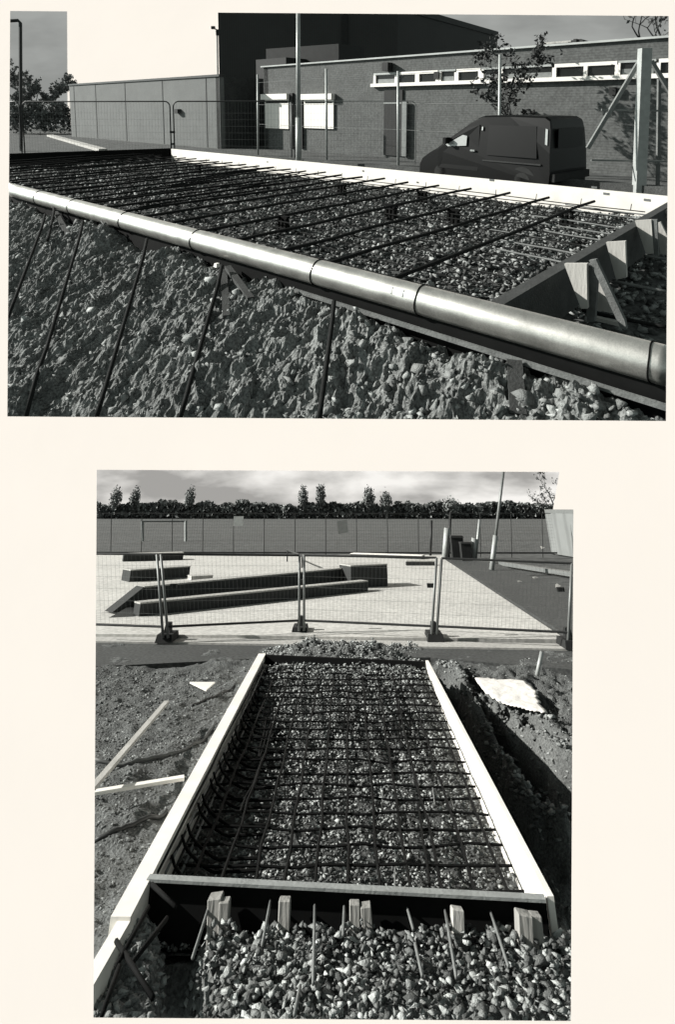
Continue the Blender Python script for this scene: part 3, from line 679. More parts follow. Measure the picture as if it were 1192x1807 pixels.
# gate frame at the right
gt = thing('braced_gate', gnd(1134, 320, 10.6), 'stout braced timber gate post with slanting struts at the right edge', 'gate frame')
Dg = 10.6
bm = BM(); bar(bm, gnd(1131, 300, Dg), at(1139, 86, Dg), .19, .16, Y1); finish(bm); put('post', bm, M_galvl, gt)
bm = BM(); bar(bm, at(1038, 262, Dg + .12), at(1127, 112, Dg + .12), .07, .06, Y1); put('strut', bm, M_galv, gt)
bm = BM(); bar(bm, at(1150, 108, Dg + .12), at(1215, 215, Dg + .12), .07, .06, Y1); put('strut', bm, M_galv, gt)
for y0, y1_ in ((194, 197), (283, 286)):
    bm = BM(); bar(bm, at(1062 if y0 < 200 else 1044, y0, Dg + .14), at(1215, y1_, Dg + .14), .035, .03, Y1); put('rail', bm, M_galv, gt)
bm = BM(); bar(bm, at(1164, 140, Dg + 1.2), gnd(1164, 300, Dg + 1.2), .06, .06, Y1); put('back_post', bm, M_timberd, gt)
# kerb and dark plinth strips
bm = BM(); board(bm, A(88, 238, .14), A(182, 263, .10), .35, .12); tag(put('kerb', bm, M_concd, None, 'A'), 'pale straight kerb in front of the grey panelled wall', 'kerb')
bm = BM(); board(bm, A(420, 272, .10) , A(1260, 336, .40), .3, .5); tag(put('earth_ridge', bm, M_bed, None, 'A'), 'low dark strip of earth behind the white board', 'earth')['kind'] = 'structure'

# --- trees
def tree(name, base, hgt, spread, lab, pl='A', seed=0, levels=5, leaves=0, lsize=.05, trunk_r=.06, lean=.0, grp=None, up=.5, leaf_m=None, split=.30, cat='tree'):
    r = random.Random(seed); bmt = BM(); bmc = BM(); tips = []
    def grow(p, d, L, rad, lev):
        n = 4; pts = [p]; dd = d.copy()
        for i in range(n):
            dd = (dd + Vector((r.uniform(-.22, .22), r.uniform(-.22, .22), r.uniform(-.05, .18) * up))).normalized(); pts.append(pts[-1] + dd * (L / n))
        tube(bmt if lev == 0 else bmc, pts, [rad * (1 - .45 * i / n) for i in range(n + 1)], 5 if lev < 3 else 3, False)
        if lev >= levels - 2: tips.extend(pts[1:])
        if lev >= levels - 1: return
        k = 3 if lev < 2 else r.choice((2, 3))
        for j in range(k):
            q = pts[-1] if j == 0 else pts[r.randint(1, n)]
            a = r.uniform(0, 6.28); sv = Vector((math.cos(a), math.sin(a), r.uniform(-.1, .5) * up)) * spread
            grow(q, (dd + sv).normalized(), L * r.uniform(.62, .82), rad * .55, lev + 1)
    grow(Vector(base), Vector((lean, 0, 1)).normalized(), hgt * split, trunk_r, 0)
    th = thing(name, base, lab, cat, grp, pl)
    finish(bmt); put('trunk', bmt, M_bark, th)
    for _ in range(leaves):
        c = r.choice(tips) + Vector((r.gauss(0, .1), r.gauss(0, .1), r.gauss(0, .1))) * hgt * .12
        a = Vector((r.gauss(0, 1), r.gauss(0, 1), r.gauss(0, 1))).normalized(); b = a.cross(Vector((r.gauss(0, 1), r.gauss(0, 1), 1))).normalized(); s = lsize * r.uniform(.6, 1.4)
        quad(bmc, c - a * s, c - b * s * .6, c + a * s, c + b * s * .6)
    put('crown', bmc, leaf_m or M_leaf, th)
    return th
tree('young_tree', gnd(905, 300, 15.5), 4.6, .75, 'spindly sapling with scattered leaves growing behind the van', 'A', 5, 6, 1100, .06, .05, -.03)
tree('climbing_shrub', gnd(938, 300, 17.5), 3.2, .9, 'dark loose shrub against the brick wall right of the sapling', 'A', 12, 5, 1300, .06, .03, cat='shrub')
tree('bare_tree', gnd(1158, 260, 33), 9.4, .9, 'bare tree crown rising behind the right end of the brick roof', 'A', 8, 6, 900, .11, .2, split=.42)
tree('bushy_tree', gnd(80, 230, 44), 6.4, .95, 'rounded bushy tree on the far left below the grey sky', 'A', 21, 6, 5500, .10, .14, leaf_m=M_twig)
tree('bushy_tree', gnd(24, 230, 47), 4.6, .9, 'lower bushy tree at the extreme left edge behind the lamp post', 'A', 27, 5, 2200, .11, .12, leaf_m=M_twig)
def foliage_mass(name, p0, p1, hfun, n, size, depth, m, pl, lab, cat, kind='stuff'):
    r = RNG; t = r.random(n); L = (p1 - p0); d = L.normalized(); nn = Vector((-d.y, d.x, 0))
    base = np.array(p0)[None] + t[:, None] * np.array(L)[None] + r.uniform(-depth, depth, n)[:, None] * np.array(nn)[None]
    h = hfun(t); base[:, 2] = base[:, 2] + h * np.sqrt(r.random(n))
    a = r.normal(size=(n, 3)); a /= np.linalg.norm(a, axis=1)[:, None]; b = np.cross(a, r.normal(size=(n, 3))); b /= np.linalg.norm(b, axis=1)[:, None]
    s = size * r.uniform(.6, 1.4, n)[:, None]
    co = np.stack([base - a * s, base - b * s * .7, base + a * s, base + b * s * .7], 1).reshape(-1, 3)
    fs = np.arange(4 * n).reshape(-1, 4)
    o = put(name, (co.tolist(), fs.tolist()), m, None, pl); struct(o, kind); tag(o, lab, cat); return o
foliage_mass('hedge', gnd(0, 200, 40), gnd(124, 200, 40), lambda t: 1.9 + .4 * np.sin(t * 17), 5000, .10, .8, M_hedge, 'A', 'dark hedge at the foot of the far left trees', 'hedge')
u = 1

# --- sky of the upper place: grey at both ends
def skyplate(poly, D, m, pl):
    bm = BM(); f = [bm.verts.new(at(x, y, D, pl)) for x, y in poly]; bm.faces.new(f); finish(bm)
    n = len(poly); o = put('sky', bm, m, None, pl); return struct(o)
skyplate([(0, 5), (118.5, 5), (119.5, 240), (0, 240)], 90, M_skyA, 'A')
skyplate([(395, 5), (1200, 5), (1200, 240), (395, 240)], 90, M_skyA, 'A')

# =================================================================== PLACE B: lower photograph
ZT = .12
# --- ground of the site
def poly_d(x, y, pts):
    d = np.full(x.shape, 9.)
    for (x0, y0), (x1, y1) in zip(pts, pts[1:]):
        dx, dy = x1 - x0, y1 - y0; t = np.clip(((x - x0) * dx + (y - y0) * dy) / (dx * dx + dy * dy), 0, 1)
        d = np.minimum(d, np.hypot(x - x0 - t * dx, y - y0 - t * dy))
    return d
def P2(*pts): return [tuple(B(x, y, z)[:2]) for x, y, z in pts]
RID1 = P2((767, 1160, -.06), (819, 1198, -.06), (850, 1254, -.08), (881, 1295, -.1), (911, 1353, -.16), (940, 1405, -.26), (988, 1438, -.3))
RID2 = P2((800, 1180, -.06), (878, 1232, -.06), (959, 1280, -.08), (1015, 1326, -.1), (1090, 1390, -.12))
FX0, FX1, FY0, FY1 = -1.0, .885, 3.9, 8.5
TR_ = P2((316, 1600, 0), (322, 1790, 0))
def trx(y): return TR_[0][0] + (TR_[1][0] - TR_[0][0]) * (y - TR_[0][1]) / (TR_[1][1] - TR_[0][1])
def sitez(x, y):
    n1 = fbm(x, y, 2.2, 3, 41); n2 = fbm(x, y, 9, 4, 43, .6)
    z = -.04 + .06 * n1 + .03 * n2
    # trench right of the form
    tr = np.clip((x - .95) / .12, 0, 1) * np.clip((8.9 - y) / .5, 0, 1)
    floor = -.58 + .05 * n1 + .05 * n2
    d1 = poly_d(x, y, RID1); d2 = poly_d(x, y, RID2)
    hr = np.maximum(np.exp(-(d1 / .12) ** 2) * (.55 - .085 * (8.5 - y)) * (1 + .25 * n1), 0)
    k2 = np.exp(-(d2 / .12) ** 2) * .44
    rightside = np.clip((x - np.interp(-y, [-p[1] for p in RID2], [p[0] for p in RID2])) / .12, 0, 1)
    t = np.maximum(floor + np.maximum(hr, k2), floor + rightside * .45) + .05 * n2
    z = z * (1 - tr) + t * tr
    ins = (x > -1.0) & (x < .93) & (y > FY0) & (y < 8.6)
    z = np.where(ins, -.13 + .02 * n2 + .14 * np.clip((y - 6) / 2.3, 0, 1), z)
    # in front of the near board: gravel to the right, dark trough and a sandy lump on the left
    fr = (y <= FY0) & (x > -1.02) & (x < .98)
    xc = trx(y); tro = -.26 * np.exp(-((x - xc) / .075) ** 2) - .05 * np.exp(-((y - 3.86) / .05) ** 2)
    left = np.where(x < xc - .03, .03 + .04 * n1 + .05 * n2, .0 + .03 * n2)
    z = np.where(fr, left + tro, z)
    # mound beyond the far board
    md = np.exp(-((x + .1) / .75) ** 4) * np.exp(-((y - 9.4) / .55) ** 2) * .12
    return z + md * (1 + .5 * n2)
grid('ground', np.arange(-3.4, 3.6, .022), np.arange(2.6, 10.0, .022), sitez, M_soilB, 'B')
grid('gravel_bed', np.arange(-.98, .9, .03), np.arange(3.92, 8.5, .03), lambda x, y: -.10 + .03 * fbm(x, y, 8, 3, 61) + .15 * np.clip((y - 6) / 2.3, 0, 1), M_bed, 'B')
bpy.data.objects['gravel_bed.001']['kind'] = 'stuff'; tag(bpy.data.objects['gravel_bed.001'], 'dark bed under the stones of the narrow form', 'gravel bed')
n = 15000; y = 3.92 + (8.45 - 3.92) * RNG.random(n) ** 1.25; x = RNG.uniform(-.96, .87, n)
pos = np.stack([x, y, -.09 + .03 * fbm(x, y, 8, 3, 61) + .15 * np.clip((y - 6) / 2.3, 0, 1) + RNG.uniform(0, .02, n)], 1)
szz = RNG.uniform(.016, .042, n) * (1 + .08 * (y - 3.9))
o = rocks('crushed_stone', pos, szz, M_stoneB, 'B', RECT['B']); struct(o, 'stuff'); tag(o, 'crushed stone filling the narrow form under the mesh', 'gravel')
n = 5600; x = RNG.uniform(-.80, 1.02, n); y = RNG.uniform(2.9, 3.86, n)
pos = np.stack([x, y, sitez(x, y) + RNG.uniform(-.01, .05, n)], 1)
keep = (x > trx(y) + .055 + .03 * np.sin(y * 19)); pos = pos[keep]
o = rocks('crushed_stone', pos, RNG.uniform(.02, .058, len(pos)) * np.where(RNG.random(len(pos)) < .12, 1.45, 1), M_stoneB, 'B', RECT['B']); struct(o, 'stuff'); tag(o, 'pale crushed stone heaped in front of the near board and its stakes', 'gravel')
n = 2600; x = RNG.uniform(-1.1, .95, n); y = 8.7 + RNG.random(n) * 1.5
pos = np.stack([x, y, sitez(x, y) + .01], 1); o = rocks('crushed_stone', pos, RNG.uniform(.02, .06, n), M_moundst, 'B', RECT['B']); struct(o, 'stuff'); tag(o, 'heap of broken stone beyond the far board under the fence', 'gravel')
n = 9000; x = RNG.uniform(-3.2, -1.1, n); y = 3.2 + RNG.random(n) * 5.6; x2 = RNG.uniform(1.0, 3.2, 3500); y2 = 3.2 + RNG.random(3500) * 6
x = np.concatenate([x, x2]); y = np.concatenate([y, y2])
pos = np.stack([x, y, sitez(x, y)], 1); o = rocks('soil_clod', pos, RNG.uniform(.012, .05, len(x)), mat('clod_soil_dark', .19, .95, .25, 20, .6, 90, island=.4), 'B', RECT['B']); struct(o, 'stuff'); tag(o, 'small clods on the soil both sides of the narrow form', 'clods')
n = 420; y = RNG.uniform(3.0, 3.85, n); x = RNG.uniform(-.94, -.06 + trx(y), n)
pos = np.stack([x, y, sitez(x, y)], 1); o = rocks('soil_clod', pos, RNG.uniform(.02, .07, n), MATS['clod_soil'], 'B', RECT['B']); struct(o, 'stuff'); tag(o, 'sandy lumps beside the left board in front of the near board', 'clods')

def along(pts, n, spread):
    P_ = np.array(pts); k = RNG.integers(0, len(P_) - 1, n); t = RNG.random(n)[:, None]; q = P_[k] + (P_[k + 1] - P_[k]) * t
    return q[:, 0] + RNG.normal(0, spread, n), q[:, 1] + RNG.normal(0, spread, n)
x, y = along(RID1, 420, .05); x2, y2 = along(RID2, 420, .09); x = np.concatenate([x, x2]); y = np.concatenate([y, y2])
o = rocks('soil_clod', np.stack([x, y, sitez(x, y) + .01], 1), RNG.uniform(.03, .09, len(x)), M_rub, 'B', RECT['B']); struct(o, 'stuff'); tag(o, 'grey lumps crowning the two low ridges beside the trench', 'clods')
# --- boards
def bb(p, q, th_, h, m, lab, name='form_board', cat='form board'):
    bm = BM(); board(bm, p, q, th_, h); o = put(name, bm, m, None, 'B'); tag(o, lab, cat); return o
bb(B(463, 1153, ZT), B(213, 1617, ZT), .085, .20, M_white, 'long white topped board along the left side of the narrow form')
bb(B(226, 1612, ZT - .012), B(60, 1893, ZT - .012), .055, .22, M_white, 'narrow white topped board continuing past the bottom left corner')
rbw = bb(B(754, 1165, ZT), B(972, 1581, ZT), .03, .24, M_white, 'long white faced board along the right side of the narrow form')
for px, py in ((885, 1492), (905, 1522), (838, 1360)):
    pass
nbd = bb(B(262, 1546, ZT - .006), B(962, 1582, ZT - .006), .042, .22, M_ply, 'dark plank with a grey top edge across the near end of the narrow form')  # shaded front of the plank put into the dark ply colour
bm = BM(); board(bm, B(262, 1546, ZT + .004), B(962, 1582, ZT + .004), .044, .010); put('top_edge', bm, mat('ply_edge_lit_tone', .26, .85, .2, 10, .2, 60), nbd)  # pale ply edge that also carries the lit top as colour
bb(B(468, 1155, ZT), B(750, 1167, ZT), .03, .20, M_ply, 'dark board across the far end of the narrow form')
# inner timbers lapped along the left board
for k in range(4):
    a = B(470 + k * 4, 1170 + 3 * k, ZT - .03 - .035 * k); b_ = B(272 + k * 9, 1540, ZT - .03 - .035 * k); a.x = -.955 + .018 * k; b_.x = -.93 + .02 * k
    bm = BM(); tube(bm, wob(a, b_, 10, .006, k), .008, 6); tag(put('steel_rod', bm, M_rodlit if k % 2 else M_rust, None, 'B', True), ['topmost long thin rod', 'second long thin rod', 'third long thin rod', 'lowest long thin rod'][k] + ' lying along the inside of the left board', 'rod')

# --- mesh
rg = thing('reinforcement_mesh', (0, 6.2, -.03), 'dark square steel mesh lying over the stones in the narrow form', 'steel mesh', None, 'B')
for k in range(11):
    xx = -.80 + .158 * k; bm = BM(); tube(bm, wob(Vector((xx, 4.05, -.018)), Vector((xx + .01, 8.4, .06)), 16, .009, k), .0088, 5); put('long_wire', bm, M_wire, rg)
yy = 4.02; k = 0
while yy < 8.4:
    zc = .085 * max(0, (yy - 5.4) / 3.0)
    bm = BM(); tube(bm, wob(Vector((-.90, yy, -.01 + zc)), Vector((.86, yy + random.uniform(-.03, .03), -.01 + zc)), 9, .012, 100 + k), .0062, 5); put('cross_wire', bm, M_wire, rg); yy += .20; k += 1
for k in range(24):                                           # bent bar ends hooking up by the left board
    y0 = 4.25 + .175 * k + random.uniform(-.06, .06); pts = [Vector((-.90 + .19 * (1 - math.cos(a)) - .0, y0 + .05 * math.sin(a * 2), .09 - .13 * math.sin(a))) for a in (0, .35, .7, 1.05, 1.4, 1.57)]
    pts.append(pts[-1] + Vector((.22, .02, 0))); bm = BM(); tube(bm, pts, .0075, 6); put('bent_bar', bm, M_wire, rg)
for k in range(14):                                           # lapped bars, a little askew
    x0 = random.uniform(-.88, .6); y0 = random.uniform(4.2, 7.6); bm = BM(); tube(bm, wob(Vector((x0, y0, .0)), Vector((x0 + random.uniform(-.06, .06), y0 + random.uniform(.5, 1.3), .012)), 4, .008, 300 + k), .0075, 5); put('lap_bar', bm, M_wire, rg)
for k in range(6):
    y0 = 4.3 + .62 * k; bm = BM(); tube(bm, wob(Vector((-.92, y0, .05)), Vector((-.90, y0 + .9, .04)), 6, .012, 330 + k), .008, 5); put('side_bar', bm, M_wire, rg)
for k in range(8):
    x0 = random.uniform(-.7, .75); y0 = random.uniform(4.1, 7); bm = BM(); tube(bm, [Vector((x0, y0, -.02)), Vector((x0 + .02, y0 + .26, -.015))], .005, 5); put('tie_wire', bm, M_rodlit, rg)

# --- stakes and pins before the near board
def stake(px, py, L, w_, lab, lean=0., cap=M_timber, zt=.10, tw=0.):
    t = B(px, py, zt); fa, fb = B(262, 1546, ZT), B(962, 1582, ZT); t.y = -.01 + fa.y + (fb.y - fa.y) * (t.x - fa.x) / (fb.x - fa.x) - .024 - w_ * .55 - (.5 * w_ if tw or 'right of the leftmost' in lab else 0); t.x = B(px, py + 12, zt).x; b = t + Vector((lean, -.02, -L)); bm = BM()
    ax = Vector((math.cos(tw), math.sin(tw), 0)); w_ *= 1.3; bar(bm, b, t, w_ * .8, w_, ax.cross(Z1)); finish(bm)
    bmesh.ops.bevel(bm, geom=bm.edges[:], offset=.004, segments=1, affect='EDGES')
    tag(put('timber_stake', bm, cap, None, 'B'), lab, 'stake', 'timber stakes holding the near board')
MT2 = mat('stake_wood', .30, .85, .3, 6, .4, 40, stretch=(1, 1, .15), tint=(1, .98, .92))
stake(383, 1562, .20, .06, 'leftmost stout stake with a pale sawn top against the near board', .02, MT2)
stake(400, 1566, .25, .045, 'tall slanting stake just right of the leftmost stout one', .01, MT2, .095)
stake(505, 1563, .13, .05, 'short stake second from the left against the near board', .0, MT2)
stake(626, 1570, .16, .045, 'grey stake on the left of the middle pair', .0, MT2)
stake(645, 1572, .22, .045, 'longer stake on the right of the middle pair', .02, MT2, .095)
stake(806, 1585, .10, .05, 'stubby stake with a splintered white top', -.01, M_timber)
stake(919, 1585, .14, .06, 'broad stake near the right corner of the near board', -.02, MT2)
stake(940, 1590, .15, .045, 'narrow stake closest to the right corner of the near board', -.01, MT2, .095)
for a, b_, lab in (((372, 1590), (340, 1690), 'dark slanting pin left of the leftmost stake'), ((478, 1588), (463, 1668), 'pale pin between the first two stakes'), ((556, 1598), (553, 1735), 'long thin pin left of the middle pair of stakes'),
                   ((716, 1590), (730, 1640), 'thin pin right of the middle pair of stakes'), ((733, 1665), (746, 1722), 'thin pin half buried among the stones'), ((786, 1605), (806, 1725), 'pale pin left of the splintered stake'),
                   ((865, 1604), (898, 1705), 'long dark pin before the right corner'), ((608, 1600), (606, 1650), 'short pin touching the middle pair of stakes'), ((520, 1790), (530, 1740), 'short pin standing in the stones at the bottom')):
    bm = BM(); tube(bm, [B(*a, .07), B(*b_, .055)], .0065, 7); tag(put('steel_pin', bm, M_rodlit, None, 'B', True), lab, 'pin')
bm = BM(); tube(bm, [B(780, 1582, .04), B(790, 1580, .05), B(802, 1582, .05)], .008, 6); tag(put('steel_hook', bm, M_rust, None, 'B'), 'small dark bent hook beside the splintered stake', 'hook')
for a, b_, lab in (((262, 1600), (205, 1705), 'dark rod over the sandy lumps beside the left board'), ((295, 1620), (232, 1700), 'second dark rod over the sandy lumps'), ((205, 1660), (270, 1760), 'dark rod crossing the sandy lumps toward the trough'),
                   ((268, 1560), (310, 1600), 'short dark rod in the corner of left and near boards'), ((210, 1705), (180, 1790), 'dark rod at the bottom left corner')):
    bm = BM(); tube(bm, [B(*a, .12), B(*b_, .12)], .009, 6); tag(put('steel_rod', bm, M_wire, None, 'B', True), lab, 'rod')

# --- left side: timbers, cables, offcuts
def flat_timber(a, b_, w_, h, m, lab, za=.06, zb=.06, name='timber_batten', cat='batten'):
    p, q = B(*a, za), B(*b_, zb); d = (q - p).normalized(); bm = BM(); bar(bm, p, q, w_, h); tag(put(name, bm, m, None, 'B'), lab, cat)
flat_timber((120, 1440), (294, 1239), .04, .022, M_timber, 'pale batten propped clear of the soil at the far left', .14, .14)
flat_timber((100, 1409), (325, 1372), .05, .016, M_white, 'white batten running from the left edge to the left board', .04, .07)
def cable(pts, z, r, lab, m=M_cable):
    P_ = [B(x, y, z) for x, y in pts]; out = []
    for i in range(len(P_) - 1):
        a, b_, c, d = P_[max(i - 1, 0)], P_[i], P_[i + 1], P_[min(i + 2, len(P_) - 1)]
        for k in range(6):
            t = k / 6; q = .5 * ((2 * b_) + (c - a) * t + (2 * a - 5 * b_ + 4 * c - d) * t * t + (-a + 3 * b_ - 3 * c + d) * t ** 3)
            q.z = float(sitez(np.array([q.x]), np.array([q.y]))[0]) + r * .8; out.append(q)
    bm = BM(); tube(bm, out, r, 7); finish(bm); tag(put('cable', bm, m, None, 'B', True), lab, 'cable')
cable([(140, 1343), (200, 1346), (250, 1338), (300, 1322), (345, 1300), (385, 1270)], 0, .012, 'thick grey cable curving over the soil above the white batten', mat('grey_cable', .09, .6))
cable([(140, 1464), (200, 1460), (240, 1448), (275, 1434), (298, 1418)], 0, .012, 'black cable curving over the soil below the white batten')
cable([(340, 1232), (380, 1216), (430, 1192)], 0, .009, 'short dark cable on the soil beside the far part of the left board')
bm = BM(); pp = [B(335, 1203, .05), B(380, 1203, .05), B(364, 1217, .02)]; f = [bm.verts.new(p) for p in pp]; g = [bm.verts.new(p - Z1 * .012) for p in pp]
bm.faces.new(f); bm.faces.new(g[::-1]); [bm.faces.new((f[i], g[i], g[(i + 1) % 3], f[(i + 1) % 3])) for i in range(3)]; finish(bm)
tag(put('white_offcut', bm, M_white, None, 'B'), 'small white triangular offcut on the dark soil at the left', 'offcut')
# white sheeting on the right
pts = [(833, 1191), (930, 1195), (945, 1212), (946, 1228), (962, 1250), (925, 1244), (880, 1232), (855, 1216)]
def in_poly(x, y, P_):
    c = np.zeros(x.shape, bool); n = len(P_)
    for i in range(n):
        x0, y0 = P_[i]; x1, y1 = P_[(i + 1) % n]
        c ^= ((y0 > y) != (y1 > y)) & (x < (x1 - x0) * (y - y0) / (y1 - y0 + 1e-12) + x0)
    return c
PG = P2(*[(a, b_, -.02) for a, b_ in pts]); xs = [p[0] for p in PG]; ys = [p[1] for p in PG]
gx = np.arange(min(xs), max(xs), .03); gy = np.arange(min(ys), max(ys), .03); Xg, Yg = np.meshgrid(gx, gy)
Zg = np.maximum(sitez(Xg, Yg), -.07) + .02 + .022 * np.abs(fbm(Xg, Yg, 6, 3, 71)); ok = in_poly(Xg, Yg, PG); bm = BM(); vd = {}
for i in range(len(gy) - 1):
    for j in range(len(gx) - 1):
        if ok[i, j]:
            f = []
            for a, b_ in ((i, j), (i, j + 1), (i + 1, j + 1), (i + 1, j)):
                if (a, b_) not in vd: vd[(a, b_)] = bm.verts.new((Xg[a, b_], Yg[a, b_], Zg[a, b_]))
                f.append(vd[(a, b_)])
            bm.faces.new(f)
finish(bm); bmesh.ops.solidify(bm, geom=bm.faces[:], thickness=.01)
tag(put('plastic_sheet', bm, M_sheet, None, 'B', True), 'crumpled white sheeting on the soil right of the trench', 'sheeting')

# --- tarmac strip, kerb, slab, path, field
def flat(name, poly, z, m, lab=None, th_=0.):
    bm = BM(); P_ = [B(x, y, z) for x, y in poly]
    if th_: prism(bm, P_, z - th_, z)
    else: bm.faces.new([bm.verts.new(p) for p in P_])
    finish(bm); o = put(name, bm, m, None, 'B'); struct(o); return o
bm = BM(); bm.faces.new([bm.verts.new(Vector(p)) for p in ((-8, 9.2, -.14), (10, 9.2, -.14), (64, 136, -.14), (-64, 136, -.14))]); struct(put('grass', bm, M_grass, None, 'B'))
flat('tarmac_strip', [(40, 1182), (500, 1160), (760, 1160), (1140, 1192), (1140, 1135), (40, 1105)], -.02, M_tarmac, th_=.08)
flat('kerb', [(40, 1129), (1140, 1147), (1140, 1138), (40, 1118)], .0, M_concd, th_=.1)
flat('concrete_slab', [(-40, 1116), (1000, 1128), (787, 988), (780, 979), (-40, 979)], .03, M_conc, th_=.1)
flat('path', [(1012, 1128), (1300, 1160), (1000, 1040), (880, 995), (800, 985), (789, 988)], .0, M_tarmac, th_=.1)
flat('kerb_line', [(880, 990), (1060, 1015), (1060, 1018), (880, 991)], .02, M_galv, th_=.1)

# --- ledges
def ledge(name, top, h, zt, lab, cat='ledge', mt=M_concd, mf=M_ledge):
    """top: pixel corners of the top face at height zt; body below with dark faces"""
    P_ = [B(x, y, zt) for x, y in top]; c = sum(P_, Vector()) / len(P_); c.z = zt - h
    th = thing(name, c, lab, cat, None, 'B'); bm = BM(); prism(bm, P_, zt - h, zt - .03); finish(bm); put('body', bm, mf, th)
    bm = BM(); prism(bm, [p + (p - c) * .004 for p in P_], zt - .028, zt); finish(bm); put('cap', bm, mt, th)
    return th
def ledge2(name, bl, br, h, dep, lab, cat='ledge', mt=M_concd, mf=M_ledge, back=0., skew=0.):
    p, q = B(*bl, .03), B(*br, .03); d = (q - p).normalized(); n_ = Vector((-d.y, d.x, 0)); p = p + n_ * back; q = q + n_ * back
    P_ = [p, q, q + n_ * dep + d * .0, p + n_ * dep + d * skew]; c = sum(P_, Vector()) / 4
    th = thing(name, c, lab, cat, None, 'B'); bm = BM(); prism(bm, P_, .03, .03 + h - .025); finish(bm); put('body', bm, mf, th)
    bm = BM(); prism(bm, [v + (v - c).normalized() * .008 for v in P_], .03 + h - .023, .03 + h); finish(bm); put('cap', bm, mt, th)  # pale cap stands for the lit top, dark body for the shaded sides
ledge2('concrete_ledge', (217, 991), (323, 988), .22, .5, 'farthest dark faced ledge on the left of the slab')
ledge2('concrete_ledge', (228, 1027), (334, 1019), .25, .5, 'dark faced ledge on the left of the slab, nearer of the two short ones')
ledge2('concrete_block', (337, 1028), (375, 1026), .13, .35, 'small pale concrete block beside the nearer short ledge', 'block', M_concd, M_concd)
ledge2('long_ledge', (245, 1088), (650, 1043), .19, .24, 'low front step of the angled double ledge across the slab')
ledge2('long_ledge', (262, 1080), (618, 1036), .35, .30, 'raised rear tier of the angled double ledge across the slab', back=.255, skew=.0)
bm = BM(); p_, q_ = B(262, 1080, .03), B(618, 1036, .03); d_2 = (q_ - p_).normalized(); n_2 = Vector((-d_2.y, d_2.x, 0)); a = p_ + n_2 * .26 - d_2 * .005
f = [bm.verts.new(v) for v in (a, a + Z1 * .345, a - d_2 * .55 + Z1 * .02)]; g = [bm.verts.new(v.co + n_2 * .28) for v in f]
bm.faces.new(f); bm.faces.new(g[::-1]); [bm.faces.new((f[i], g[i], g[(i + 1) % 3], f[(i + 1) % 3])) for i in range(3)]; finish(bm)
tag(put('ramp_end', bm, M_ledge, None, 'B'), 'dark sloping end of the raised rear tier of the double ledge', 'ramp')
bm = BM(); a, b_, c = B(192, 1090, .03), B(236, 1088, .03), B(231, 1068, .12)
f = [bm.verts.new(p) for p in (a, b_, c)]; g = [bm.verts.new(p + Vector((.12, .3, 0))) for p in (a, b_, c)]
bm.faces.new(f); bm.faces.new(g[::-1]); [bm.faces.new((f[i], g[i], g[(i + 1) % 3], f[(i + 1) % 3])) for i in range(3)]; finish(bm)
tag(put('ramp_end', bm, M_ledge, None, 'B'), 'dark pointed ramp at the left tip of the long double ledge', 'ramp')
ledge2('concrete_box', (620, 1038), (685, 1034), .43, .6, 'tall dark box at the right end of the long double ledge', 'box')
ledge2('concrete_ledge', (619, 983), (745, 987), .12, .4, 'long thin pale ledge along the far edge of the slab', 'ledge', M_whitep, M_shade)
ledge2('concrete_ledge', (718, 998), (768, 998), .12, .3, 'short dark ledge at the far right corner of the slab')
rl = thing('grind_rail', B(515, 990), 'small grind rail on the slab behind the middle fence posts', 'rail', None, 'B')
bm = BM(); tube(bm, [B(500, 988, .03) + Z1 * .35, B(535, 1003, .03) + Z1 * .3], .03, 6); put('bar', bm, M_ledge, rl)
for x, y in ((507, 991), (533, 1002)): bm = BM(); q = B(x, y, .03); tube(bm, [q, q + Z1 * .32], .025, 6); put('leg', bm, M_ledge, rl)

# --- barrier fence on the slab edge
grpB = 'temporary fence panels along the lower slab'
def barrier(xl, xr, ytl, ytr, ybl, ybr, lab):
    DL, DR = B(xl, ybl, .05).y, B(xr, ybr, .05).y
    th = thing('fence_panel', (B(xl, ybl, .05) + B(xr, ybr, .05)) / 2, lab, 'fence panel', grpB, 'B')
    return th, DL, DR
def fenceB(bl, br, tl, tr, lab):
    """corner pixels: bottom left/right (on ground), top left/right"""
    pl_, pr = B(*bl, .05), B(*br, .05); tl_, tr_ = at(*tl, pl_.y, 'B'), at(*tr, pr.y, 'B')
    th = thing('mesh_fence', (pl_ + pr) / 2, lab, 'fence panel', grpB, 'B')
    def S(a, b_, t): return a.lerp(b_, t)
    for a, b_ in ((pl_, tl_), (pr, tr_)): bm = BM(); tube(bm, [a, b_], .019, 10); finish(bm); put('upright', bm, M_galv, th, smooth=True)
    bm = BM(); tube(bm, [tl_, tr_], .014, 8); put('top_rail', bm, M_darktube, th)
    bm = BM(); tube(bm, [S(pl_, tl_, .13), S(pr, tr_, .13)], .014, 8); put('bottom_rail', bm, M_darktube, th)
    bm = BM(); n = 34
    for i in range(1, n): tube(bm, [S(S(pl_, tl_, .13), S(pr, tr_, .13), i / n), S(tl_, tr_, i / n)], .0012, 3, False)
    for i in range(1, 6): t = .13 + .87 * i / 6; tube(bm, [S(pl_, tl_, t), S(pr, tr_, t)], .0012, 3, False)
    put('wire_mesh', bm, M_galv, th)
fenceB((30, 1116), (288, 1126), (30, 976), (277, 978), 'temporary fence panel left of the two short ledges posts')
fenceB((297, 1126), (528, 1113), (284, 978), (529, 980), 'temporary fence panel in front of the left half of the long double ledge')
fenceB((537, 1113), (762, 1124), (537, 980), (771, 984), 'temporary fence panel in front of the tall box on the slab')
fenceB((771, 1124), (1003, 1135), (780, 985), (1010, 994), 'temporary fence panel in front of the tarmac path on the right')
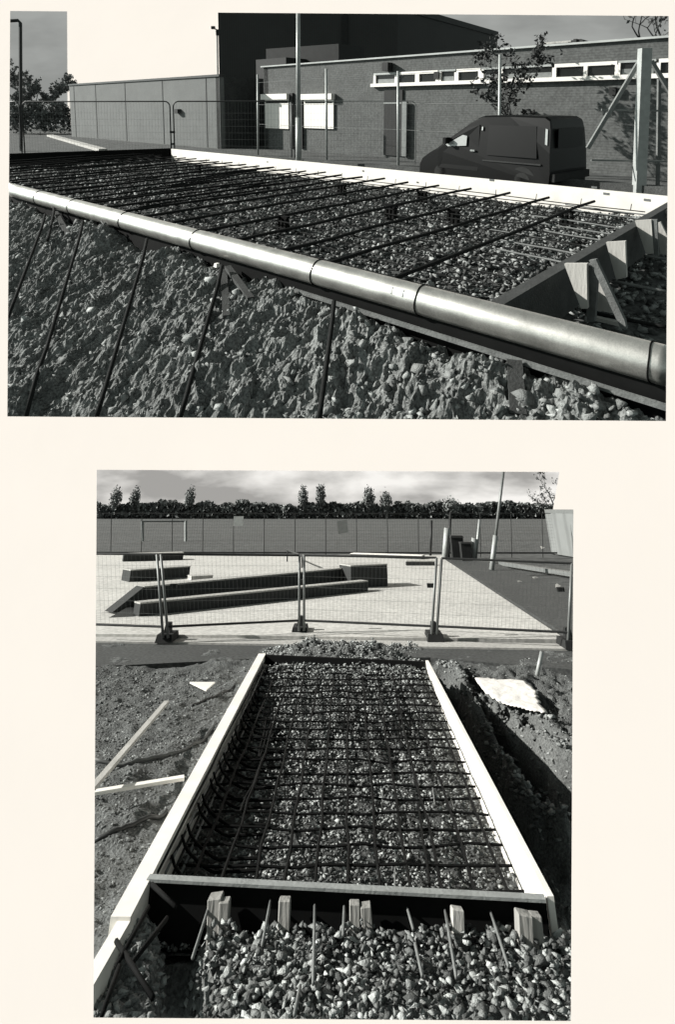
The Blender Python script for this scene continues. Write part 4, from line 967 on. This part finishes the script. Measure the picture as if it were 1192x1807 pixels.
for x, y, lab in ((295, 1129, 'black rubber foot under the left pair of fence uprights'), (530, 1116, 'black rubber foot under the middle pair of fence uprights'), (767, 1128, 'black rubber foot under the right pair of fence uprights'), (1006, 1140, 'black rubber foot at the right edge by the path')):
    c = B(x, y, .0); th = thing('fence_weight', c, lab, 'fence foot', 'rubber feet of the lower fence', 'B')
    bm = BM(); box(bm, c + Z1 * .04, X1, Y1, Z1, .24, .42, .09, .85); put('block', bm, M_block, th)
    bm = BM(); box(bm, c + Z1 * .14, X1, Y1, Z1, .10, .12, .12, .7); put('socket', bm, M_block, th)
    bm = BM(); box(bm, c + Z1 * .62, X1, Y1, Z1, .10, .06, .05); put('coupler', bm, M_dark, th)

# --- far posts, fence, signs, poles
def postB(xt, yt, xb, yb, r, m, lab, name='fence_post', cat='post', grp=None, z=.0):
    b = B(xb, yb, z); t = at(xt, yt, b.y, 'B'); bm = BM(); tube(bm, [b, t], r, 8); finish(bm); return tag(put(name, bm, m, None, 'B', True), lab, cat, grp)
ff = thing('field_fence', B(480, 977), 'long mesh fence with thin posts between the slab and the grass field', 'fence', None, 'B')
yf = 27.5
for i in range(15):
    xx = -9.6 + 1.25 * i; bm = BM(); tube(bm, [Vector((xx, yf, -.1)), Vector((xx * 1.03, yf, 1.42))], .016, 5); put('post', bm, M_darktube, ff)
bm = BM(); tube(bm, [Vector((-10.5, yf, .06)), Vector((8.5, yf, .06))], .03, 5); put('bottom_rail', bm, M_dark, ff)
bm = BM(); tube(bm, [Vector((-10.5, yf, 1.42)), Vector((8.5, yf, 1.42))], .012, 5); put('top_rail', bm, M_darktube, ff)
bm = BM()
for i in range(190): xx = -10.4 + .1 * i; tube(bm, [Vector((xx, yf, .06)), Vector((xx, yf, 1.42))], .0018, 3, False)
for i in range(12): zz = .15 + .11 * i; tube(bm, [Vector((-10.4, yf, zz)), Vector((8.5, yf, zz))], .0018, 3, False)
put('wire_mesh', bm, M_darktube, ff)
for x0, x1, y0, y1_, lab in ((413, 429, 911, 928, 'square pale notice on the far fence above the middle of the slab'), (596, 614, 918, 941, 'slightly tilted pale notice on the far fence right of the middle posts')):
    c = at((x0 + x1) / 2, (y0 + y1_) / 2, yf - .05, 'B'); a, b_ = at(x0, y0, yf - .05, 'B'), at(x1, y1_, yf - .05, 'B'); bm = BM()
    tl = .12 if x0 > 500 else 0; e1 = Vector((math.cos(tl), 0, math.sin(tl))); e2 = Vector((-math.sin(tl), 0, math.cos(tl)))
    box(bm, c, e1, Y1, e2, abs(b_.x - a.x), .01, abs(a.z - b_.z)); tag(put('fence_notice', bm, M_galvl if x0 < 500 else M_galv, None, 'B'), lab, 'notice')
gp = thing('football_goal', B(285, 950, -.14), 'faint pale goal frame standing on the field beyond the fence', 'goal', None, 'B')
gb_ = B(252, 955, -.14); gD = gb_.y
for x in (252, 328): a = at(x, 955, gD, 'B'); bm = BM(); tube(bm, [a, at(x, 919, gD, 'B')], .10, 6); put('upright', bm, M_galvl, gp)
bm = BM(); tube(bm, [at(250, 919, gD, 'B'), at(330, 919, gD, 'B')], .08, 6); put('crossbar', bm, M_galv, gp)
pl_ = thing('lamp_pole', B(868, 1006), 'tall slim leaning pole on the verge right of the path', 'pole', None, 'B')
b = B(868, 1006); t = at(891, 815, b.y, 'B'); bm = BM(); tube(bm, [b, b.lerp(t, .3)], .075, 10); put('base_section', bm, M_galvl, pl_, smooth=True)
bm = BM(); tube(bm, [b.lerp(t, .3), t], .045, 10); put('pole', bm, M_galv, pl_, smooth=True)
postB(796, 903, 792, 985, .045, M_dark, 'dark gate post right of the short far ledge', grp='posts around the far gate')
postB(790, 932, 786, 986, .12, M_galvl, 'broad pale gate post at the far corner of the slab', 'gate_post', grp='posts around the far gate')
postB(762, 918, 760, 982, .05, M_darktube, 'dark post at the right end of the far thin ledge', grp='posts around the far gate')
postB(847, 917, 840, 987, .05, M_galvl, 'pale post behind the path, taller of two', grp='posts around the far gate')
postB(838, 950, 834, 987, .11, M_galvl, 'short thick pale post beside the dark bin', 'gate_post', grp='posts around the far gate')
c = B(809, 987); th = thing('litter_bin', c, 'dark bin standing between the far gate posts', 'bin', None, 'B')
bm = BM(); box(bm, c + Z1 * .33, X1, Y1, Z1, .42, .4, .66, 1.05); put('body', bm, M_dark, th); bm = BM(); box(bm, c + Z1 * .70, X1, Y1, Z1, .48, .46, .07, .9); put('lid', bm, M_dark, th)
c = B(824, 989); th = thing('litter_bin', c, 'lower dark bin beside the taller one at the far gate', 'bin', None, 'B')
bm = BM(); box(bm, c + Z1 * .25, X1, Y1, Z1, .35, .4, .5, 1.05); put('body', bm, M_dark, th); bm = BM(); box(bm, c + Z1 * .53, X1, Y1, Z1, .4, .46, .05, .9); put('lid', bm, M_dark, th)
postB(957, 1150, 948, 1192, .022, M_galvl, 'short pale marker post in the tarmac strip at the right', 'marker_post', 'marker post')
# verge litter
for x, y, s, lab in ((945, 1023, .16, 'bright scrap of litter on the verge'), (917, 1030, .13, 'pale stone on the verge left of the bright scrap'), (985, 1040, .16, 'pale lump on the verge at the right edge'), (958, 968, .3, 'pale lump below the light cladding of the far building')):
    c = B(x, y, .0); pv, pf = PROTO[int(x) % 28]; cc = pv * s + np.array([c.x, c.y, .05]); tag(put('verge_scrap', (cc.tolist(), pf.tolist()), M_concd, None, 'B'), lab, 'scrap')
# building at the right edge
h0, h1 = gnd(976, 990, 30, 'B'), gnd(1100, 990, 24, 'B'); bm = BM(); zt = at(976, 905, 30, 'B').z
th = thing('clad_building', h0, 'pale ribbed metal clad building at the right edge beyond the verge', 'building', None, 'B')
bk_ = lambda h: Vector((h.x, h.y, 0)) * .4
prism(bm, [h0, h1, h1 + bk_(h1), h0 + bk_(h0)], -.1, zt); finish(bm); put('wall', bm, mat('pale_cladding', .20, .6, .1, 1, wave=(3., .2, 'X')), th)
bm = BM(); prism(bm, [h0 - Y1 * .1, h1 - Y1 * .1, h1 + bk_(h1), h0 + bk_(h0)], zt + .002, zt + .12); finish(bm); put('roof', bm, M_galv, th)

# --- tree line and sky
DT = 130.
zb = -.14; pA, pB_ = at(120, 905, DT, 'B'), at(1060, 905, DT, 'B'); pA.z = pB_.z = zb
zt0 = at(500, 889, DT, 'B').z - zb
foliage_mass('far_hedge', pA, pB_, lambda t: zt0 * (.95 + .14 * np.sin(t * 23) * np.sin(t * 61) + .30 * vn(t * 90, t * 0, 3) + .2 * vn(t * 300, t * 0, 5)), 42000, .34, 2.5, M_hedge, 'B', 'long dark hedge across the horizon beyond the field', 'hedge')
bm = BM(); prism(bm, [pA + Y1 * 1., pB_ + Y1 * 1., pB_ + Y1 * 3, pA + Y1 * 3], zb, zb + zt0 * .75); o = put('far_bank', bm, M_dark, None, 'B'); struct(o)
for i, (px, top, wd, lab) in enumerate(((201, 855, 16, 'small round tree at the far left of the horizon'), (235, 856, 14, 'small tree second from the left on the horizon'), (333, 856, 14, 'lone small tree above the nearer short ledge on the horizon'),
                                       (535, 853, 13, 'slim tree left of its taller neighbour on the horizon'), (566, 849, 14, 'tallest slim tree in the middle of the horizon'), (652, 855, 16, 'broad tree right of the middle on the horizon'),
                                       (682, 864, 16, 'low pale tree just right of the broad one on the horizon'), (797, 876, 26, 'wide dark tree above the far gate'))):
    b = at(px, 900, DT - 2, 'B'); t = at(px, top + 4, DT - 2, 'B'); b.z = zb; H_ = t.z - zb; W_ = wd * (DT - 2) / F * .62
    th = thing('field_tree', b, lab, 'tree', 'trees standing above the far hedge', 'B')
    bm = BM(); tube(bm, [b, b + Z1 * H_ * .7], [.25, .1], 6); finish(bm); put('trunk', bm, M_bark, th)
    n = 650; a = RNG.normal(size=(n, 3)); a /= np.linalg.norm(a, axis=1)[:, None]; rr = RNG.random(n) ** .6
    cen = np.stack([b.x + a[:, 0] * rr * W_, b.y + a[:, 1] * rr * W_, zb + H_ * (.62 + .38 * a[:, 2] * rr) + .3 * RNG.normal(size=n)], 1)
    e1 = RNG.normal(size=(n, 3)); e1 /= np.linalg.norm(e1, axis=1)[:, None]; e2 = np.cross(e1, a); s = .22
    co = np.stack([cen - e1 * s, cen - e2 * s, cen + e1 * s, cen + e2 * s], 1).reshape(-1, 3)
    put('crown', (co.tolist(), np.arange(4 * n).reshape(-1, 4).tolist()), M_twig, th)
tree('bare_tree', gnd(985, 905, 60, 'B'), 6.4, .9, 'bare twiggy tree at the top right corner behind the verge', 'B', 31, 6, 300, .1, .12)
skyplate([(140, 815), (1020, 815), (1020, 915), (140, 915)], 150, M_skyB, 'B')

# =================================================================== keep only what each photograph shows
cam_p = np.array([0, 0, EYE])
def planes(corners):
    P_ = [rayw(*c) for c in corners]; out = []; mid = sum(P_, Vector()) / len(P_)
    for i in range(len(P_)):
        n_ = P_[i].cross(P_[(i + 1) % len(P_)]).normalized()
        if n_.dot(mid) < 0: n_ = -n_
        out.append(n_)
    return out
PLN = {'A': planes([(18, 20), (1181, 29), (1176, 743), (13, 735)]), 'B': planes([(171, 829), (1013, 833), (1008, 1801), (165, 1795)])}
wp = rayw(988, 832).cross(rayw(975, 907)).normalized(); wp = wp if wp.dot(rayw(500, 870)) > 0 else -wp
dead = []
for o in [o for o in COL.objects if o.type == 'MESH' and not o.name.startswith('paper_page')]:
    pl, org = INFO[o.name]; M = MP[pl] @ Matrix.Translation(org); me = o.data
    co = np.empty(len(me.vertices) * 3, np.float32); me.vertices.foreach_get('co', co); co = co.reshape(-1, 3).astype(float)
    Mn = np.array(M); wco = co @ Mn[:3, :3].T + Mn[:3, 3] - cam_p
    pls = list(PLN[pl])
    if pl == 'B' and (o.name.split('.')[0] in ('sky', 'far_hedge', 'far_bank') or (o.parent and o.parent.name.startswith('bare_tree'))): pls.append(wp)
    sd = [wco @ np.array(n_) for n_ in pls]
    if any((s < 0).all() for s in sd): dead.append(o); continue
    todo = [n_ for n_, s in zip(pls, sd) if (s < 0).any()]
    if not todo: continue
    bm = BM(); bm.from_mesh(me); Mi = M.inverted(); c_l = Mi @ Vector((0, 0, EYE)); R_ = M.to_3x3().transposed()
    for n_ in todo:
        big = len(bm.verts) > 4000
        r = bmesh.ops.bisect_plane(bm, geom=bm.verts[:] + bm.edges[:] + bm.faces[:], plane_co=c_l, plane_no=R_ @ n_, clear_inner=True, clear_outer=False)
        if not big:
            ed = [e for e in r['geom_cut'] if isinstance(e, bmesh.types.BMEdge) and e.is_valid and e.is_boundary]
            if len(ed) > 2 and len(me.polygons) < 3000 and o.name.split('.')[0] not in ('crown', 'sky', 'grass'): bmesh.ops.holes_fill(bm, edges=ed, sides=0)
    if not bm.verts: bm.free(); dead.append(o); continue
    bm.to_mesh(me); bm.free(); me.update()
for o in dead:
    for ch in list(o.children): bpy.data.objects.remove(ch) if ch not in dead else None
for o in dead:
    try: bpy.data.objects.remove(o)
    except ReferenceError: pass
for o in [o for o in COL.objects if o.type == 'EMPTY' and not o.children]: bpy.data.objects.remove(o)
